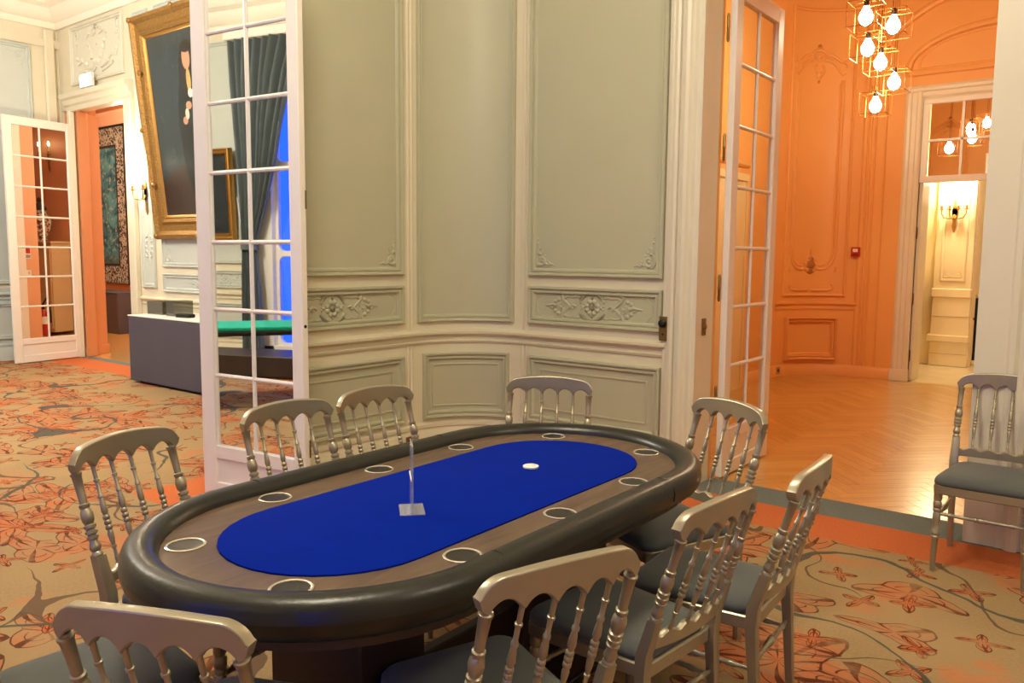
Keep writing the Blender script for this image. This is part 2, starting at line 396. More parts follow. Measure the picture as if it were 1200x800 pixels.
# ------------------------------------------------------------------ plain walls with openings
def wall(name, x0, x1, y0, y1, z0, z1, openings, m, label):
    """box wall; openings = [(lo, hi, zlo, zhi)] along its long axis"""
    along = 'x' if (x1 - x0) > (y1 - y0) else 'y'
    b = MB(); cur = x0 if along == 'x' else y0; end = x1 if along == 'x' else y1
    def put(a0, a1, q0, q1):
        if a1 - a0 < 1e-6 or q1 - q0 < 1e-6: return
        b.box(a0, a1, y0, y1, q0, q1) if along == 'x' else b.box(x0, x1, a0, a1, q0, q1)
    for lo, hi, zl, zh in sorted(openings):
        put(cur, lo, z0, z1); put(lo, hi, z0, zl); put(lo, hi, zh, z1); cur = hi
    put(cur, end, z0, z1)
    return struct(b.build(name, m), label, 'wall')
ZC = 5.0
OP_H = 3.32
# card room
wn = wall('wall_north', -2.25, 4.2, 4.85, 5.08, 0, ZC, [(-2.2495, -.67, 0, OP_H)], CREAM, 'cream panelled wall around the opening to the orange room')
wall('wall_east', 4.2, 4.4, -2.9, 5.08, 0, ZC, [], CREAM, 'cream wall behind the camera beyond the card table')
WOP = [(-3.35, -1.55, .1, 3.7), (.5, 2.3, .1, 3.7)]
wall('wall_south', -4.5, 4.4, -2.95, -2.7, 0, ZC, WOP, CREAM, 'cream window wall of the card room')
wall('wall_west', -4.5, -4.25, -2.7, 2.79, 0, ZC, [(1.22, 2.789, 0, OP_H)], CREAM, 'cream wall beside the opening to the next salon')
struct(MB().box(-4.5, 4.4, -2.95, 5.1, ZC, ZC + .1).build('ceiling', CEIL), 'white ceiling of the card room', 'ceiling')
# salon to the left
wall('wall_salon_north', -12.6, -4.5, 5.4, 5.62, 0, ZC, [(-12.36, -10.47, 0, 3.5)], CREAM, 'cream salon wall that carries the tall gilt portrait')
wall('wall_salon_west', -12.6, -12.4, -2.95, 5.4, 0, ZC, [], CREAM, 'far pale salon wall behind the mirrored door leaf')
wall('wall_salon_south', -12.6, -4.5, -2.95, -2.7, 0, ZC, [(-8.9, -5.9, .1, 3.95)], CREAM, 'salon window wall seen only in the mirrored door')
struct(MB().box(-4.62, -4.5, 2.79, 5.4, 0, ZC).build('wall_salon_east', CREAM), 'salon side of the wall behind the mirrored leaf', 'wall')
struct(MB().box(-12.6, -4.5, -2.95, 5.62, ZC, ZC + .1).build('ceiling', CEIL), 'white salon ceiling with deep cornice', 'ceiling')

# ---- panelled corner of the card room (west run, rounded corner, north run)
A180, A90 = PI, PI / 2
PW = Path([('l', (-4.25, 2.79), (-4.25, 4.25)), ('a', (-3.65, 4.25), .6, A180, A90), ('l', (-3.65, 4.85), (-2.25, 4.85))], -1)
S1, S2 = 1.46, 1.46 + .6 * PI / 2
def sx_(x): return S2 + (x + 3.65)
def sy_(y): return y - 2.79
def sa_(deg): return S1 + (180 - deg) / 90 * (S2 - S1)
def panel(root, P, q0, q1, z0, z1, m, inner=None, cut=0):
    fr = ring_frame(P, q0, q1, z0, z1, FRAME).build('panel_frame', m, root, True, 30)
    surf(P, q0 + .045, q1 - .045, z0 + .045, z1 - .045, .004, .004).build('panel', m, root, True, 30)
    if inner:
        ring_frame(P, q0 + inner, q1 - inner, z0 + inner, z1 - inner, THIN).build('panel_bead', m, root, True, 30)
def run(name, q0, q1, label):
    w = struct(surf(PW, q0, q1, 0, ZC, 0, .22).build(name, CREAM, None, True, 30), label, 'wall')
    hsweep(PW, q0, q1, RAIL).build('chair_rail', CREAM, w, True, 35)
    hsweep(PW, q0, q1, BASE).build('baseboard', CREAM, w, True, 35)
    return w
ww = run('wall_corner_west', 0, S1, 'sage panelled wall half hidden by the white mirrored door leaf')
wc = run('wall_corner', S1, S2, 'rounded sage panelled corner between the two doorways')
wr = run('wall_corner_north', S2, sx_(-2.46), 'sage panelled wall carrying the dark brass lock')
for root, q0, q1, l0, l1 in ((ww, sy_(2.87), sy_(4.165), None, None), (wr, sx_(-3.60), sx_(-2.50), None, None)):
    panel(root, PW, q0, q1, .268, .768, SAGE, .10)
    panel(root, PW, q0, q1, 1.005, 1.284, SAGE)
    panel(root, PW, q0, q1, 1.359, 4.45, SAGE)
    # bead of the frieze with clipped corners
    mid = (q0 + q1) / 2
    i = .075; a, b, zz0, zz1, k = q0 + i, q1 - i, 1.005 + i * .8, 1.284 - i * .8, .045
    for p, q in ((((a, zz0 + k)), (a, zz1 - k)), ((b, zz0 + k), (b, zz1 - k)), ((a + k, zz0), (b - k, zz0)), ((a + k, zz1), (b - k, zz1)), ((a, zz0 + k), (a + k, zz0)), ((a, zz1 - k), (a + k, zz1)), ((b, zz0 + k), (b - k, zz0)), ((b, zz1 - k), (b - k, zz1))):
        relief(PW, 0, 0, [([p, q], .004)], .004, False).build('panel_bead', SAGE, root, True)
    relief(PW, mid, 1.1445, FRIEZE, .004, True, 1., .95, 1.35).build('frieze_ornament', SAGE, root, True)
    for sg, qq in ((1, q0 + .055), (-1, q1 - .055)):
        relief(PW, qq, 1.359 + .055, corner_scroll(sg * 1.1, 1.1), .004, False, 1., 1., 1.3).build('corner_ornament', SAGE, root, True)
panel(wc, PW, sa_(169.2), sa_(102.2), .268, .768, SAGE, .085)
panel(wc, PW, sa_(173.9), sa_(98.4), 1.005, 4.45, SAGE)
def bead(P, q, w, d, z0, z1, root, m, name='corner_bead'):
    MB().loft([[P(q + w * math.cos(t), z, d * math.sin(t)) for t in [PI * k / 6 for k in range(7)]] for z in (z0, z1)], True).build(name, m, root, True)
for q, root in ((S1 - .022, ww), (S1 + .014, wc), (S2 - .012, wc), (S2 + .022, wr)):
    bead(PW, q, .011, .014, .95, 4.5, root, CREAM)
    bead(PW, q, .011, .010, .24, .835, root, CREAM)
# door casings
CAS = [(0, 0), (.0, .028), (.022, .034), (.034, .030), (.04, .046), (.062, .052), (.078, .046), (.084, .030), (.098, .030), (.104, .054), (.128, .060), (.150, .054), (.160, .040), (.170, .030), (.196, .034), (.206, .028), (.232, .028), (.232, 0)]
CASR = CAS[:-2] + [(.352, .028), (.352, 0)]
def casing(name, f, z1, label, C=CAS):
    o = MB().loft([[f(q, d) + (z,) for q, d in C] for z in (0, z1)], True).build(name, CASING)
    return struct(o, label, 'door casing')
tc = casing('trim_1', lambda q, d: (-2.482 + q, 4.85 - d), ZC - .4, 'fluted cream door casing beside the open glass leaf')
tr_ = casing('trim_2', lambda q, d: (-.318 - q, 4.85 - d), ZC - .4, 'cream pilaster casing behind the lone chair', CASR)
PE = Path([('l', (-.312, 4.85), (4.2, 4.85))], -1)
hsweep(PE, 0, 4.5, RAIL).build('chair_rail', CREAM, wn, True, 35); hsweep(PE, 0, 4.5, BASE).build('baseboard', CREAM, wn, True, 35)
for q0, q1 in ((.12, 1.5), (1.65, 2.9), (3.05, 4.4)):
    panel(wn, PE, q0, q1, .268, .768, SAGE, .10); panel(wn, PE, q0, q1, 1.005, 1.284, SAGE); panel(wn, PE, q0, q1, 1.359, 4.45, SAGE)
# lock and strike plate
lk = thing('door_lock', 'dark brass lock with round knob on the panelled wall', 'door lock', (-2.472, 4.818, 1.035))
MB().bbox(-.030, .030, -.016, 0, -.08, .08, .003).build('lock_plate', BRASS, lk)
MB().turn((0, -.016, .035), (0, -.045, .035), [(0, .012), (.2, .024), (.7, .026), (1, .014)], 14).build('knob', BLACKM, lk, True)
MB().turn((0, -.016, -.038), (0, -.021, -.038), [(0, .006), (1, .005)], 10).build('keyhole', BLACKM, lk, True)
sp = thing('strike_plate', 'small square brass plate with round boss on the door casing', 'wall plate', (-2.25, 4.935, 1.052), PI / 2)
MB().bbox(-.026, .026, -.010, 0, -.055, .055, .003).build('plate', BRASS, sp)
MB().turn((0, -.010, .0), (0, -.022, .0), [(0, .02), (.6, .02), (1, .012)], 14).build('boss', BRASS, sp, True)
ol = thing('wall_socket', 'small brown wall socket low on the panelled corner', 'wall socket', PW(S1 - .06, .125, .036)[:3])
MB().bbox(0, .012, -.03, .03, -.04, .04, .003).build('plate', mat('brown_bakelite', '#7a5526', .4), ol)
MB().turn((.012, 0, 0), (.014, 0, 0), [(0, .016), (1, .015)], 12).build('socket_hole', BLACKM, ol)

# ------------------------------------------------------------------ floors
def floor_obj(x0, x1, y0, y1, m, label, z=0.):
    return struct(MB().box(x0, x1, y0, y1, z - .05, z).build('floor', m), label, 'floor')
floor_obj(-4.45, 4.3, -2.8, 5.14, carpet('card_room_carpet', -5.4, 9, -9, 5.14, .345, .75), 'floral beige carpet with orange and grey border under the card table')
floor_obj(-12.5, -4.45, -2.8, 5.50, carpet('salon_carpet', -22, -4.30, -9, 5.50, .16, .62, 2.45), 'floral beige carpet of the salon beyond the mirrored leaf')

# ------------------------------------------------------------------ glazed door leaves
ROWS = [.335, .766, 1.168, 1.568, 1.974, 2.374, 2.774, 3.17]
def leaf(name, label, loc, rz, pane_m, thick=.045, width=.85, height=3.28, st=.105, st2=.105):
    """leaf in its own plane: x from hinge 0 to width, y = thickness, z up"""
    o = struct(empty(name, loc, rz), label, 'door'); t = thick / 2
    MB().bbox(0, st, -t, t, .012, height, .004).build('stile', WHITE, o)
    MB().bbox(width - st2, width, -t, t, .012, height, .004).build('stile', WHITE, o)
    MB().bbox(st, width - st2, -t, t, 3.17, height, .004).build('top_rail', WHITE, o)
    MB().bbox(st, width - st2, -t, t, .255, .335, .004).build('lock_rail', WHITE, o)
    MB().bbox(st, width - st2, -t, t, .012, .105, .004).build('bottom_rail', WHITE, o)
    MB().box(st, width - st2, -t * .45, t * .45, .105, .255).build('kick_panel', WHITE, o)
    mw = .014; mx = (width + st - st2) / 2
    for r in ROWS[1:-1]:
        MB().turn((st, 0, r), (width - st2, 0, r), [(0, mw), (1, mw)], 8).build('muntin', WHITE, o, True)
    MB().turn((mx, 0, .335), (mx, 0, 3.17), [(0, mw), (1, mw)], 8).build('muntin', WHITE, o, True)
    for i in range(7):
        for a, b in ((st, mx), (mx, width - st2)):
            MB().box(a, b, -.002, .002, ROWS[i], ROWS[i + 1]).build('pane', pane_m, o)
    for a in (st, width - st2):
        MB().turn((a, 0, .335), (a, 0, 3.17), [(0, .010), (1, .010)], 6).build('glazing_bead', WHITE, o, True)
    return o
# white mirrored leaf that stands open into the card room
d1 = leaf('door_1', 'white door leaf with mirrored panes standing open beside the table', (-4.535, 2.745, 0), math.atan2(.10, .83), MIRROR, width=.87, st=.12, st2=.085)
MB().turn((.870, .0, 1.10), (.873, .0, 1.10), [(0, .010), (1, .009)], 10).build('latch', BLACKM, d1)
for z in (.35, 1.75, 2.9):
    MB().turn((.873, .018, z), (.873, .018, z + .10), [(0, .005), (1, .005)], 6).build('edge_bolt', BRASS, d1)
d2 = leaf('door_2', 'tall clear glazed door leaf opened into the orange room', (-2.200, 5.14, 0), PI / 2, PANE)
for z in (.55, 1.30, 2.22, 2.98):
    MB().turn((-.016, .030, z - .09), (-.016, .030, z + .09), [(0, .006), (.08, .010), (.46, .010), (.5, .012), (.54, .010), (.92, .010), (1, .006)], 8).build('hinge', BRASS, d2, True)
d3 = leaf('door_3', 'far white door leaf with mirrored panes reflecting the orange room', (-12.02, 5.38, 0), math.atan2(-.966, .168), MIRROR, width=.975)

# ------------------------------------------------------------------ card table
TX, TY = -1.663, 1.888
def stad(r, z, n=18, s=.504):
    L = []
    for k in range(n + 1): a = PI * k / n; L.append((r * math.cos(a), s + r * math.sin(a), z))
    for k in range(n + 1): a = PI + PI * k / n; L.append((r * math.cos(a), -s + r * math.sin(a), z))
    return L
tb = thing('poker_table', 'oval poker table with blue felt, wood track and black padded rail', 'poker table', (TX, TY, 0))
def poly(loop, m, name, parent):
    b = MB(); b.add(loop, [tuple(range(len(loop)))]); return b
MB().loft([stad(.305, .750), stad(.305, .7615), stad(.300, .763)], True).build('felt', FELT, tb, True, 30)
MB().loft([stad(.455, .735), stad(.455, .7600), stad(.312, .7600), stad(.305, .757), stad(.305, .735)]).build('racetrack', TRACK, tb, True, 30)
rl = []
for k in range(17):
    a = 2 * PI * k / 16
    rl.append(stad(.486 + .047 * math.copysign(abs(math.cos(a)) ** .8, math.cos(a)), .745 + .050 * math.copysign(abs(math.sin(a)) ** .8, math.sin(a)), 24))
rail_o = MB().loft(rl).build('padded_rail', LEATHER, tb, True, 60)
for sg in (-1, 1):
    for ysg in (-1, 1):
        pts = [((.486 + .0478 * math.cos(a)) * sg, ysg * .42, .745 + .0508 * math.sin(a)) for a in [PI * (-.35 + 1.5 * k / 12) for k in range(13)]]
        MB().tube(pts, .0022, 5).build('rail_seam', LEATHER, tb, True)
MB().loft([stad(.47, .66), stad(.47, .735)], True).build('table_deck', DARKWOOD, tb)
for y0 in (-.593, .357):
    pd = MB().bbox(-.185, .185, y0, y0 + .236, .03, .66, .006).build('pedestal', DARKWOOD, tb)
    MB().bbox(-.19, .19, y0 - .02, y0 + .256, 0, .03, .004).build('plinth', DARKWOOD, pd)
MB().bbox(-.02, .02, -.30, .30, .12, .30, .006).build('stretcher', DARKWOOD, tb)
CUPS = [(-.427, .38), (0, .38), (.427, .38), (.817, .2157), (.817, -.2157)]
ringm = MB()
ringm.loft([[((.046 + dr) * math.cos(2 * PI * j / 28), (.046 + dr) * math.sin(2 * PI * j / 28), dz) for j in range(28)] for dr, dz in ((.0045, 0), (.0045, .003), (.001, .0045), (-.003, .003), (-.0035, .0005))])
ring_me = ringm.mesh('cup_ring', CHROME, True)
cup_me = MB().loft([[(r * math.cos(2 * PI * j / 24), r * math.sin(2 * PI * j / 24), z) for j in range(24)] for r, z in ((.0435, .0018), (.041, .0012), (.025, .0008), (.001, .0006))]).mesh('cup_well', CUPIN, True)
for (u, v) in CUPS + [(-a, -b) for a, b in CUPS]:
    x, y = -v, u
    h = share('cup_holder', ring_me, tb, (x, y, .7602)); share('cup_well', cup_me, h)
# things on the table
ac = thing('acrylic_sign_holder', 'clear acrylic sign stand on the blue felt', 'sign stand', (-1.634, 1.636, .7632), .84)
MB().bbox(-.036, .036, -.052, .052, 0, .003, .001).build('base_plate', ACRYL, ac)
MB().bbox(-.0025, .0025, -.052, .052, .003, .20, .001).build('upright', ACRYL, ac)
MB().bbox(-.0045, -.0025, -.05, .05, .098, .104, .0005).build('card_edge', PAPER, ac)
db = thing('dealer_button', 'round white dealer button on the blue felt', 'button', (-1.651, 2.241, .763))
MB().turn((0, 0, 0), (0, 0, .008), [(0, .026), (.2, .028), (.8, .028), (1, .026)], 24).build('disc', mat('ivory_plastic', '#eef0e6', .4), db, True)
MB().turn((0, 0, .008), (0, 0, .0086), [(0, .019), (1, .018)], 24).build('inset', mat('button_print', '#cfd4c6', .5), db, True)

# ------------------------------------------------------------------ chairs
PX = .1925                                                       # half distance between the back posts
def yl(z): return .115 * (.83 - z) / .38 if z > .45 else .115 - .012 * (.45 - z) / .45
POST = [(0, .0165), (.03, .0165), (.05, .012), (.07, .015), (.09, .0175), (.12, .0165), (.17, .0125), (.19, .0125), (.20, .017), (.225, .017), (.235, .013), (.25, .013), (.26, .018), (.29, .018), (.30, .0135), (.315, .0135), (.325, .018), (.355, .018), (.365, .0135), (.38, .013),
        (.40, .017), (.46, .019), (.52, .017), (.55, .0125), (.565, .0155), (.60, .0155), (.61, .0115), (.75, .0125), (.93, .0145), (.94, .017), (.965, .017), (.975, .011), (1, .011)]
SPIN = [(0, .009), (.04, .006), (.06, .0075), (.08, .0055), (.16, .005), (.165, .008), (.185, .008), (.19, .0055), (.24, .008), (.30, .0095), (.34, .0065), (.35, .0105), (.38, .0105), (.39, .007), (.40, .0105), (.43, .0105), (.44, .007), (.45, .0105), (.48, .0105), (.49, .007),
        (.53, .0105), (.60, .009), (.66, .0062), (.665, .009), (.69, .009), (.70, .006), (.82, .0062), (.825, .009), (.845, .009), (.85, .0062), (1, .0068)]
FLEG = [(0, .010), (.10, .012), (.40, .0155), (.42, .019), (.44, .019), (.45, .015), (.47, .019), (.49, .019), (.50, .0155), (.62, .017), (.72, .0175), (.74, .014), (.755, .019), (.78, .019), (.79, .0145), (.80, .0185), (.86, .020), (.88, .015), (.90, .019), (1, .019)]
STRE = [(0, .007), (.12, .008), (.14, .011), (.18, .011), (.20, .008), (.28, .009), (.42, .010), (.43, .013), (.455, .013), (.46, .010), (.48, .014), (.52, .014), (.54, .010), (.545, .013), (.57, .013), (.58, .010), (.72, .009), (.80, .008), (.82, .011), (.86, .011), (.88, .008), (1, .007)]
def bow(x): return -.026 * (1 - (x / PX) ** 2)
def make_chair():
    o = empty('banquet_chair')
    # seat cushion
    def rr(hw0, hw1, ya, yb, z, rad):
        P_ = []; rad = min(rad, hw0 * .9, (yb - ya) * .45)
        cs = [(hw1 - rad, yb - rad, 0), (-hw1 + rad, yb - rad, PI / 2), (-hw0 + rad, ya + rad, PI), (hw0 - rad, ya + rad, 1.5 * PI)]
        for cx, cy, a0 in cs:
            for k in range(6): a = a0 + PI / 2 * k / 5; P_.append((cx + rad * math.cos(a), cy + rad * math.sin(a), z))
        return P_
    L = [rr(.178 - i, .207 - i, .118 + i, .558 - i, z, .05) for i, z in ((.006, .428), (0, .436), (.001, .452), (.010, .466), (.03, .476), (.07, .484), (.12, .488), (.155, .489))]
    MB().loft(L, True).build('seat', SEAT, o, True, 60)
    MB().loft([rr(.182 - i, .205 - i, .108 + i, .552 - i, z, .03) for i, z in ((.006, .385), (0, .390), (0, .426), (.004, .430))], True).build('seat_frame', SILVER, o, True, 40)
    for sg in (-1, 1):
        # rear leg: square tapering member from the floor to the turned part of the post
        zs = [(0, .0125), (.2, .0145), (.40, .0185), (.47, .019), (.54, .0175), (.585, .0165)]
        L = []
        for z, h in zs:
            x = sg * (PX - .006 + .006 * z / .83); y = yl(z) - (.018 * (1 - z / .4) if z < .4 else 0)
            L.append([(x - h, y - h * .9, z), (x - h * .55, y - h * 1.1, z), (x + h * .55, y - h * 1.1, z), (x + h, y - h * .9, z), (x + h, y + h * .9, z), (x + h * .55, y + h * 1.1, z), (x - h * .55, y + h * 1.1, z), (x - h, y + h * .9, z)])
        lg = MB().loft(L, True).build('leg', SILVER, o, True, 30)
        MB().turn((sg * PX, yl(.583), .583), (sg * PX, yl(.84), .84), POST, 12).build('back_post', SILVER, lg, True, 50)
        MB().turn((sg * .188, .535, 0), (sg * .183, .522, .395), FLEG, 12).build('leg', SILVER, o, True, 50)
        MB().turn((sg * .186, .522, .265), (sg * .186, .112, .265), STRE, 8).build('stretcher', SILVER, o, True, 50)
    MB().turn((-.185, .526, .285), (.185, .526, .285), STRE, 8).build('stretcher', SILVER, o, True, 50)
    MB().turn((-.186, .108, .285), (.186, .108, .285), STRE, 8).build('stretcher', SILVER, o, True, 50)
    step = 2 * PX / 5
    spm = MB().turn((0, yl(.53), .53), (0, yl(.84), .84), SPIN, 9).mesh('spindle', SILVER, True, 50)
    for k in range(1, 5):
        share('spindle', spm, o, (-PX + step * k, bow(-PX + step * k), 0))
    # lower back rail with a scalloped top
    L = []
    n = 60
    for i in range(n + 1):
        x = -PX + 2 * PX * i / n
        zt = .522 + .014 * abs(math.cos(PI * (x + PX) / step)) ** 1.5; zb = .488; y = yl(.51) + bow(x); h = .0105
        L.append([(x, y - h, zb + .003), (x, y - h * .6, zb), (x, y + h * .6, zb), (x, y + h, zb + .003), (x, y + h, zt - .004), (x, y + h * .6, zt), (x, y - h * .6, zt), (x, y - h, zt - .004)])
    MB().loft(L, True).build('lower_rail', SILVER, o, True, 40)
    # crest rail: arched top, scalloped underside, bowed in plan
    L = []; n = 90; W_ = .212
    for i in range(n + 1):
        u = -1 + 2 * i / n; x = u * W_
        e = max(0., (abs(u) - .74) / .26)
        zt = .919 - .022 * u * u - .050 * (1 - math.sqrt(max(0, 1 - e * e)))
        if abs(x) < PX: zb = .828 + .030 * abs(math.sin(PI * (x + PX) / step)) ** .75
        else:
            g = (abs(x) - PX) / (W_ - PX); zb = .828 + .030 * (1 - math.sqrt(max(0, 1 - g * g)))
        zt = max(zt, zb + .004)
        y = bow(x); h = .0150; b = min(.004, (zt - zb) * .3)
        L.append([(x, y - h, zb + b), (x, y - h * .75, zb), (x, y + h * .75, zb), (x, y + h, zb + b), (x, y + h, zt - b), (x, y + h * .9, zt - b * .3), (x, y + h * .7, zt), (x, y - h * .7, zt), (x, y - h * .9, zt - b * .3), (x, y - h, zt - b)])
    MB().loft(L, True).build('crest_rail', SILVER, o, True, 24)
    return o
G = 'silver banquet chairs'
CH = [  # x, y of the back, direction of the back (deg), label
    (-2.582, 1.277, 106.5, True, 'silver chair with blue-lit posts at the rounded end beside the floral carpet'),
    (-2.653, 1.966, 89, True, 'silver chair standing in front of the white mirrored door leaf'),
    (-2.650, 2.432, 88, True, 'silver chair against the sage wall next to the mirrored leaf'),
    (-2.250, 3.200, 28, True, 'silver chair at the far end below the rounded wall corner'),
    (-1.305, 3.140, -25, True, 'silver chair at the table end beside the parquet doorway'),
    (-.762, 2.495, 93, False, 'silver chair seen edge-on, nearest the grey border strip'),
    (-.858, 2.017, 84, False, 'silver chair between the edge-on chair and the one before the pedestal'),
    (-.912, 1.355, 70, False, 'silver chair in front of the table pedestal, its back towards the camera'),
    (-1.374, .710, 25, False, 'silver chair at the near table end with only its crest rail showing'),
    (-2.085, .59, -8, False, 'silver chair of which only a post shows at the bottom left corner'),
    (-.522, 4.790, 0, True, 'lone silver chair against the cream pilaster by the parquet'),
]
proto = make_chair()
for i, (x, y, ang, flip, lab) in enumerate(CH):
    o = proto if i == 0 else copy_tree(proto)
    o.location = (x, y, 0); o.rotation_euler = (0, 0, math.radians(ang + (180 if flip else 0)))
    if i in (5, 6, 7, 8, 9): o.scale = (.965 if i in (5, 7) else .95,) * 3
    tag(o, lab, 'chair', G)

# ------------------------------------------------------------------ orange room beyond the north doorway
OX0, OY0, OY1, OX1 = -3.65, 5.12, 10.85, .75
PO = Path([('l', (OX0, OY0), (OX0, 10.1)), ('a', (-2.9, 10.1), .75, A180, A90), ('l', (-2.9, OY1), (OX1, OY1))], -1)
O1 = 10.1 - OY0; O2 = O1 + .75 * PI / 2
def oa(deg): return O1 + (180 - deg) / 90 * (O2 - O1)
def ox(x): return O2 + (x + 2.9)
ORAIL = [(.85, 0), (.853, .012), (.872, .014), (.876, .006), (.905, .006), (.912, .022), (.925, .034), (.942, .034), (.95, 0)]
OBASE = [(0, 0), (0, .028), (.115, .028), (.125, .020), (.14, .012), (.145, 0)]
wow = struct(surf(PO, 0, O1, 0, 4.95, 0, .15).build('wall_orange_west', ORANGE), 'orange side wall seen through the glazed leaf', 'wall')
hsweep(PO, 9.02 - OY0, O1, OBASE).build('baseboard', ORANGE, wow, True)
hsweep(PO, 0, 7.58 - OY0, OBASE).build('baseboard', ORANGE, wow, True)
hsweep(PO, 7.6 - OY0, 9.05 - OY0, [(2.52, 0), (2.52, .02), (2.54, .04), (2.57, .04), (2.58, .015), (2.60, 0)]).build('cornice_strip', ORANGE, wow, True)
# pale door in that wall
d6 = struct(empty('door_4', (OX0, 8.34, 0)), 'pale cream door in the orange wall seen through the glazed leaf', 'door')
YEL = mat('pale_yellow_paint', '#e9d3a0', .5, var=.03)
MB().box(.002, .03, -.62, .62, 0, 2.36).build('door_panel', YEL, d6)
MB().bbox(.0, .05, -.74, -.62, 0, 2.38, .006).build('door_frame', ORANGE, d6)
MB().bbox(.0, .05, .62, .66, 0, 2.38, .006).build('door_frame', YEL, d6)
MB().bbox(.0, .055, -.74, .66, 2.36, 2.44, .006).build('door_head', YEL, d6)
MB().ball((.06, -.52, 1.0), .025).build('handle', BRASS, d6, True)
# rounded corner with rococo panel
woc = struct(surf(PO, O1, O2, 0, 4.95, 0, .15).build('wall_orange_corner', ORANGE, None, True, 30), 'rounded orange wall with a rococo moulded panel', 'wall')
hsweep(PO, O1, O2 + .05, ORAIL).build('chair_rail', ORANGE, woc, True)
hsweep(PO, O1, O2 + .05, OBASE).build('baseboard', ORANGE, woc, True)
OC = oa(132.5); deg = .75 * PI / 180
ring_frame(PO, oa(160.7), oa(104), .2, .75, [(i * 1.2, d * 1.8) for i, d in FRAME]).build('dado_frame', ORANGE, woc, True, 30)
ring_frame(PO, oa(160.7) + .06, oa(104) - .06, .26, .69, [(0, 0), (0, .016), (.012, .022), (.03, .0)]).build('dado_panel', ORANGE, woc, True, 30)
ring_frame(PO, oa(167), oa(98), 1.02, 4.6, [(0, 0), (0, .022), (.014, .032), (.03, .022), (.036, 0)]).build('panel_frame', ORANGE, woc, True, 30)
hw = .305
def fat(st, f): return [(p, tuple(x * f for x in r) if isinstance(r, tuple) else r * f) for p, r in st]
rocst = [([(0.07, -.02), (.12, -.035), (.20, -.02), (.26, .04), (.295, .13), (hw, .25), (hw, 1.2), (hw, 2.33)], .013),
         ([(0.09, .02), (.14, .012), (.20, .03), (.24, .08), (.265, .17), (.27, .28), (.27, 1.2), (.27, 2.3)], .007),
         ([(0, .03)], .045), ([(0, -.05)], .03), ([(.045, -.04)], .022), ([(.04, .075)], .02), ([(.0, .10)], .025), ([(.065, .03)], .022), ([(.08, -.01)], .018),
         (arc(0, .04, .085, -.3, PI + .3), .010), ([(0, .15), (0, .20), (0, .25)], (.007, .003)),
         ([(.02, -.30), (.24, -.30), (.285, -.285), (.30, -.25)], .010), ([(.30, -.25), (.27, -.22)], .008), ([(.31, .0), (.33, -.03), (.30, -.06)], .008)]
relief(PO, OC, 1.40, fat(rocst, 1.6), .0).build('rocaille_ornament', ORANGE, woc, True)
cart = [([(0.0, .16), (.05, .15), (.09, .11)], .012), (arc(0, .08, .045, 0, PI), .012), (arc(0, .08, .045, PI, 2 * PI), .012), ([(.09, .10), (.16, .09), (.22, .05), (.28, 0), (.33, .03), (.36, .06)], (.016, .008)),
        ([(.07, .04), (.15, .02), (.21, -.03), (.25, -.10), (.29, -.15), (.33, -.13)], (.015, .008)), ([(.30, .0), (.34, -.03), (.33, -.07)], .009),
        ([(.0, -.20), (.04, -.15), (.075, -.09), (.07, -.04), (.03, -.03)], (.007, .010)), ([(0, .20)], .018), ([(0, -.23)], .012), ([(.03, -.12)], .010)]
relief(PO, OC, 3.95, fat(cart, 1.7), .0).build('cartouche_ornament', ORANGE, woc, True)
wo_n = wall('wall_orange_north', -2.9, OX1 + .1, OY1, OY1 + .15, 0, 4.95, [(-2.22, -.68, 0, 3.42)], ORANGE, 'orange wall above and beside the white framed doorway')
hsweep(PO, O2 + .05, ox(-2.42), OBASE).build('baseboard', ORANGE, wo_n, True)
for x, w_ in ((-2.86, .03), (-2.80, .018), (-2.74, .012), (-2.62, .010)):
    bead(PO, ox(x), w_, .02, .145, 4.6, wo_n, ORANGE, 'pilaster_bead')
# lunette over the doorway
def rel_arch(cx, z0, hw_, ht, r, name):
    pts = [(hw_, 0)] + [(hw_ * math.cos(t) , .06 + ht * math.sin(t)) for t in [PI / 2 * k / 14 for k in range(15)]]
    relief(PO, ox(cx), z0, [(pts, r), ([(0, 0), (hw_, 0)], r)] if ht < .7 else [(pts, r)], .0).build(name, ORANGE, wo_n, True)
rel_arch(-1.45, 3.72, .95, .42, .040, 'lunette_moulding')
rel_arch(-1.45, 3.76, .84, .32, .016, 'lunette_bead')
rel_arch(-1.45, 3.62, 1.36, .96, .045, 'arch_moulding')
wall('wall_orange_east', OX1, OX1 + .15, OY0, OY1 + .15, 0, 4.95, [], ORANGE, 'orange wall hidden behind the pilaster')
wos = wall('wall_orange_south', OX0 - .15, OX1 + .15, 5.08, OY0, 0, 4.95, [(-2.25, -.67, 0, OP_H)], ORANGE, 'orange wall reflected in the transom panes')
PS = Path([('l', (OX1, OY0), (OX0, OY0))], -1)
for xc in (-2.95, .05):
    relief(PS, OX1 - xc, 3.85, fat(cart, 1.7), .0).build('cartouche_ornament', ORANGE, wos, True)
    relief(PS, OX1 - xc, 1.40, fat(rocst, 1.6), .0).build('rocaille_ornament', ORANGE, wos, True)
struct(MB().box(OX0 - .15, OX1 + .15, OY0 - .04, OY1 + .15, 4.95, 5.05).build('ceiling', CEIL), 'pale ceiling above the pendant bulbs', 'ceiling')

